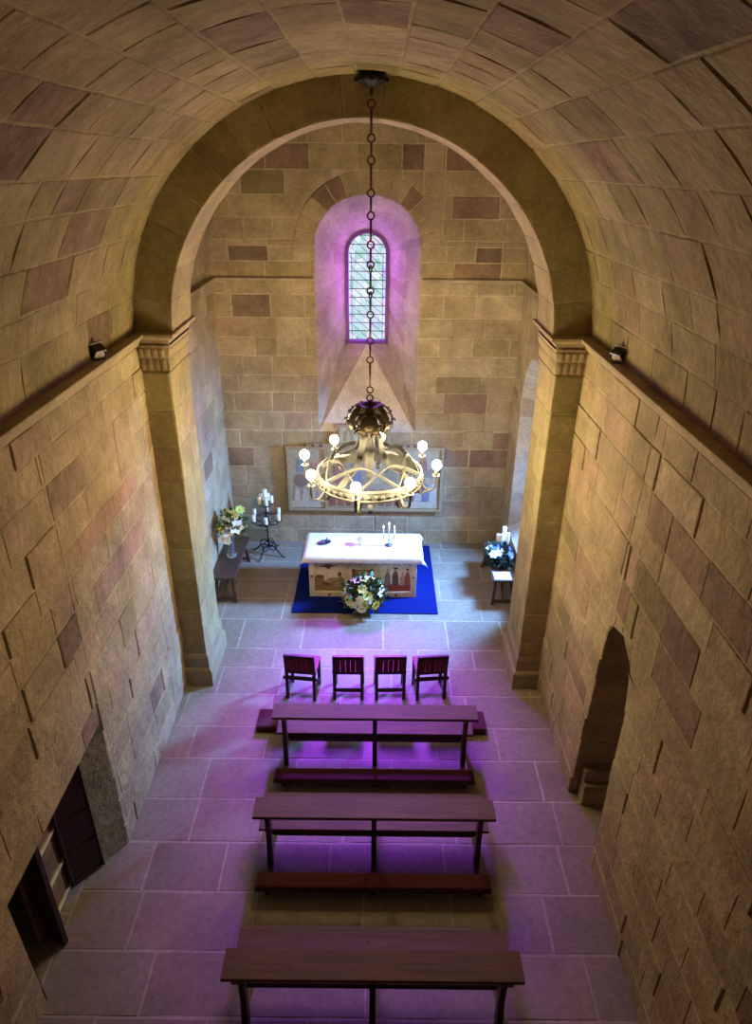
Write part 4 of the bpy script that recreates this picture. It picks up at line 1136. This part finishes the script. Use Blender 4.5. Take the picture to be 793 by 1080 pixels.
for z in rz:
    if prev - z - rr > .05:
        mb = MB(); mb.tube([(0, 0, L_(prev)), (0, 0, L_(z + rr))], .011, 8); mb.build('chain_rod', M['rust'], ch)
    prev = z - rr
# crown of curling acanthus leaves
mb = MB(); mb.lathe([(.012, L_(4.18)), (.03, L_(4.15)), (.02, L_(4.12)), (.05, L_(4.09)), (.07, L_(4.0)), (.055, L_(3.93)), (.075, L_(3.88)), (.05, L_(3.84))], 16); mb.build('crown_hub', M['bronze'], ch)
for row, (nl, prof_, w) in enumerate(((7, [(.03, 4.06), (.07, 4.12), (.13, 4.13), (.19, 4.09), (.235, 4.02), (.255, 3.95), (.24, 3.90), (.21, 3.905), (.205, 3.94)], .085),
                                       (7, [(.03, 3.97), (.07, 4.01), (.115, 3.99), (.15, 3.93), (.17, 3.87), (.155, 3.83), (.13, 3.84), (.13, 3.865)], .075))):
    for k in range(nl):
        a = 2 * PI * (k + .5 * row) / nl + .2; d = V((math.cos(a), math.sin(a), 0)); t = V((-d.y, d.x, 0)); P = lambda r_, z: d * r_ + V((0, 0, L_(z)))
        pts = smooth(prof_, 3); mb = MB(); n = len(pts)
        mb.ribbon([P(r_, z) for r_, z in pts], t, [w * (.35 + .65 * math.sin(PI * min(1, .15 + .8 * i / n)) * (1 + .22 * math.cos(i * 2.1))) for i in range(n)], .012)
        for e in (-1, 1):          # side lobes
            for q in (5, 10, 14):
                if q >= n: continue
                b0 = P(*pts[q]) + t * e * w * .30; mb.ribbon([b0, b0 + t * e * .035 + d * .012 + V((0, 0, .006)), b0 + t * e * .045 + d * .03 - V((0, 0, .02))], d, [.03, .022, .008], .008)
        mb.build('crown_leaf', M['bronze'], ch)
mb = MB(); mb.lathe([(.05, L_(3.86)), (.075, L_(3.80)), (.05, L_(3.74)), (.065, L_(3.62)), (.045, L_(3.50)), (.055, L_(3.40)), (.02, L_(3.32)), (.03, L_(3.28)), (.005, L_(3.22))], 16); mb.build('central_stem', M['gilt'], ch)
# main hoop with an embossed edge
RH = .60
mb = MB(); n = 72; prof = [(RH - .012, -.07), (RH + .014, -.07), (RH + .02, -.05), (RH + .008, -.04), (RH + .008, .04), (RH + .02, .05), (RH + .014, .07), (RH - .012, .07)]
vs_ = [(r_ * math.cos(2 * PI * k / n), r_ * math.sin(2 * PI * k / n), z) for r_, z in prof for k in range(n)]; m = len(prof)
mb.add(vs_, [[q * n + k, q * n + (k + 1) % n, ((q + 1) % m) * n + (k + 1) % n, ((q + 1) % m) * n + k] for q in range(m) for k in range(n)], (1, 1, 1))
for k in range(48): a = 2 * PI * k / 48; mb.ball(((RH + .012) * math.cos(a), (RH + .012) * math.sin(a), 0), .022, 6, (1, .95, .85))
mb.build('hoop', M['gilt'], ch)
OFF = math.radians(35)
def strap(a, pts, w):
    d = V((math.cos(a), math.sin(a), 0)); t = V((-d.y, d.x, 0)); mb = MB()
    P = [d * r_ + V((0, 0, z)) for r_, z in pts]
    mb.ribbon(P, t, w, .014); return mb
for k in range(8):
    a = OFF + k * PI / 4 + PI / 8
    if k % 2 == 0: strap(a, smooth([(.08, .56), (.14, .50), (.16, .36), (.26, .20), (.44, .13), (.585, .06)]), .075).build('strap', M['gilt'], ch)
for k in range(8):                 # low crossing hoops standing on the main hoop
    a0 = OFF + k * PI / 4; a1 = a0 + PI / 2; pts = []; wd = []
    for i in range(17):
        t = i / 16; a = a0 + (a1 - a0) * t; rr_ = RH - .03 - .16 * math.sin(PI * t); z = .06 + .20 * math.sin(PI * t)
        pts.append((rr_ * math.cos(a), rr_ * math.sin(a), z)); wd.append((math.cos(a) * .55, math.sin(a) * .55, .85))
    mb = MB(); mb.ribbon(pts, wd, .045, .012); mb.build('cross_strap', M['gilt'], ch)
for k in range(8):
    a = OFF + k * PI / 4; d = V((math.cos(a), math.sin(a), 0)); P = lambda r_, z: d * r_ + V((0, 0, z)); t = V((-d.y, d.x, 0)); RB_ = .775
    mb = MB(); pts = [P(r_, z) for r_, z in smooth([(RH, -.02), (RH + .04, -.09), (RH + .10, -.13), (RB_ - .01, -.09), (RB_, .0), (RB_, .05)])]; mb.ribbon(pts, t, .03, .016)
    pts = [P(r_, z) for r_, z in smooth([(RH + .10, -.125), (RH + .02, -.17), (RH - .05, -.15), (RH - .06, -.10), (RH - .02, -.09)])]; mb.ribbon(pts, t, .035, .012)
    am = mb.build('candle_arm', M['gilt'], ch)
    mb = MB(); mb.lathe([(.012, .045), (.034, .055), (.044, .068), (.04, .066), (.02, .062)], 16, P(RB_, 0)); mb.build('drip_pan', M['gilt'], am)
    mb = MB(); mb.lathe([(.019, .06), (.019, .135), (.016, .14)], 12, P(RB_, 0)); mb.build('candle_sleeve', M['gilt'], am)
    mb = MB(); mb.ball(P(RB_, .192), .054, 16, sq=1.1); mb.build('bulb', M['bulb'], am)
for k in range(4):                 # pendant scrolls below
    a = OFF + k * PI / 2 + PI / 4 + .2; d = V((math.cos(a), math.sin(a), 0)); P = lambda r_, z: d * r_ + V((0, 0, z)); t = V((-d.y, d.x, 0))
    mb = MB(); pts = smooth([(RH - .01, -.06), (RH + .02, -.15), (RH - .06, -.22), (RH - .14, -.19), (RH - .12, -.13), (RH - .07, -.15)])
    mb.ribbon([P(r_, z) for r_, z in pts], t, .05, .014); mb.build('scroll', M['gilt'], ch)

# ------------------------------------------------------------------ floodlights on the string course
def flood(x, y, s, lab):
    t = thing('floodlight', lab, 'floodlight', (x, y, ZI + .003), 0, 'floodlights on the string course')
    R = Matrix.Rotation(math.radians(118) * s, 3, 'Z') @ Matrix.Rotation(math.radians(-38), 3, 'X')
    mb = MB(); mb.box((0, 0, .085), (.13, .08, .10), R, bev=.012); b_ = mb.build('lamp_body', M['black'], t)
    mb = MB(); mb.box(R @ V((0, .045, 0)) + V((0, 0, .085)), (.12, .012, .092), R, bev=.004); mb.build('lamp_glass', M['lampglass'], t)
    mb = MB(); mb.box(R @ V((0, -.043, 0)) + V((0, 0, .09)), (.15, .016, .12), R, bev=.004); mb.build('back_plate', M['plastic'], t)
    mb = MB(); mb.tube([(-.075, 0, .085), (-.078, 0, .02), (-.05, 0, .004), (.05, 0, .004), (.078, 0, .02), (.075, 0, .085)], .006, 6); mb.build('bracket', M['black'], t)
    return t
flood(-2.41, 6.21, -1, 'small dark floodlight on the left string course')
flood(2.41, 6.29, 1, 'small dark floodlight on the right string course')
# ------------------------------------------------------------------ lights
def light(name, kind, loc, target, energy, col, **k):
    d = bpy.data.lights.new(name, kind); d.energy = energy; d.color = col
    for a, b in k.items(): setattr(d, a, b)
    o = bpy.data.objects.new(name, d); COL.objects.link(o); o.location = loc
    o.rotation_euler = (V(target) - V(loc)).to_track_quat('-Z', 'Y').to_euler(); return o
FL = (1.0, .80, .46)
light('floodlight_beam', 'SPOT', (-2.30, 6.34, 5.03), (1.6, YB, 3.5), 640, FL, spot_size=math.radians(36), spot_blend=.7, shadow_soft_size=.04)
light('floodlight_beam', 'SPOT', (2.30, 6.42, 5.03), (-1.5, YB, 3.6), 400, FL, spot_size=math.radians(36), spot_blend=.7, shadow_soft_size=.04)
VIO = (.30, .05, 1.0)
light('violet_floor_beam', 'AREA', (-.03, YG - .05, 4.5), (-.0, 7.2, 0), 185, VIO, shape='RECTANGLE', size=.6, size_y=1.7, spread=math.radians(40))  # added violet beam narrowed onto the nave floor, stronger than the window gives
light('window_glow', 'AREA', (-.03, YG + .098, 4.56), (-.03, 11, 4.5), 75, (.52, .12, 1.0), shape='RECTANGLE', size=.60, size_y=1.66)
light('side_window_daylight', 'AREA', (XG - .06, 9.98, 2.45), (-.9, 9.2, 0), 680, (.16, .40, 1.0), shape='RECTANGLE', size=.45, size_y=1.3, spread=math.radians(95))
w = bpy.data.worlds.new('World'); sc.world = w; w.use_nodes = True
w.node_tree.nodes['Background'].inputs[0].default_value = (.9, .8, .6, 1); w.node_tree.nodes['Background'].inputs[1].default_value = 0.0

# ------------------------------------------------------------------ camera
f, pi_, ya, ro, x0 = 717.23, .47207, .00029, .01025, .16727
c, s = math.cos(ya), math.sin(ya); right = V((c, s, 0)); fh = V((-s, c, 0)); cp_, sp_ = math.cos(pi_), math.sin(pi_)
fwd = fh * cp_ - V((0, 0, sp_)); dn = -fh * sp_ - V((0, 0, cp_))
R = right * math.cos(ro) - dn * math.sin(ro); D = right * math.sin(ro) + dn * math.cos(ro)
cam = bpy.data.cameras.new('Camera'); co = bpy.data.objects.new('Camera', cam); COL.objects.link(co)
m4 = Matrix((R, -D, -fwd)).transposed().to_4x4(); m4.translation = V((x0, 0, 6.5)); co.matrix_world = m4
cam.sensor_fit = 'VERTICAL'; cam.sensor_height = 36; cam.lens = f / 1080 * 36; cam.clip_start = .05
sc.camera = co
sc.view_settings.view_transform = 'Standard'; sc.view_settings.look = 'None'; sc.view_settings.exposure = 0; sc.view_settings.gamma = 1
sc.view_settings.use_curve_mapping = False
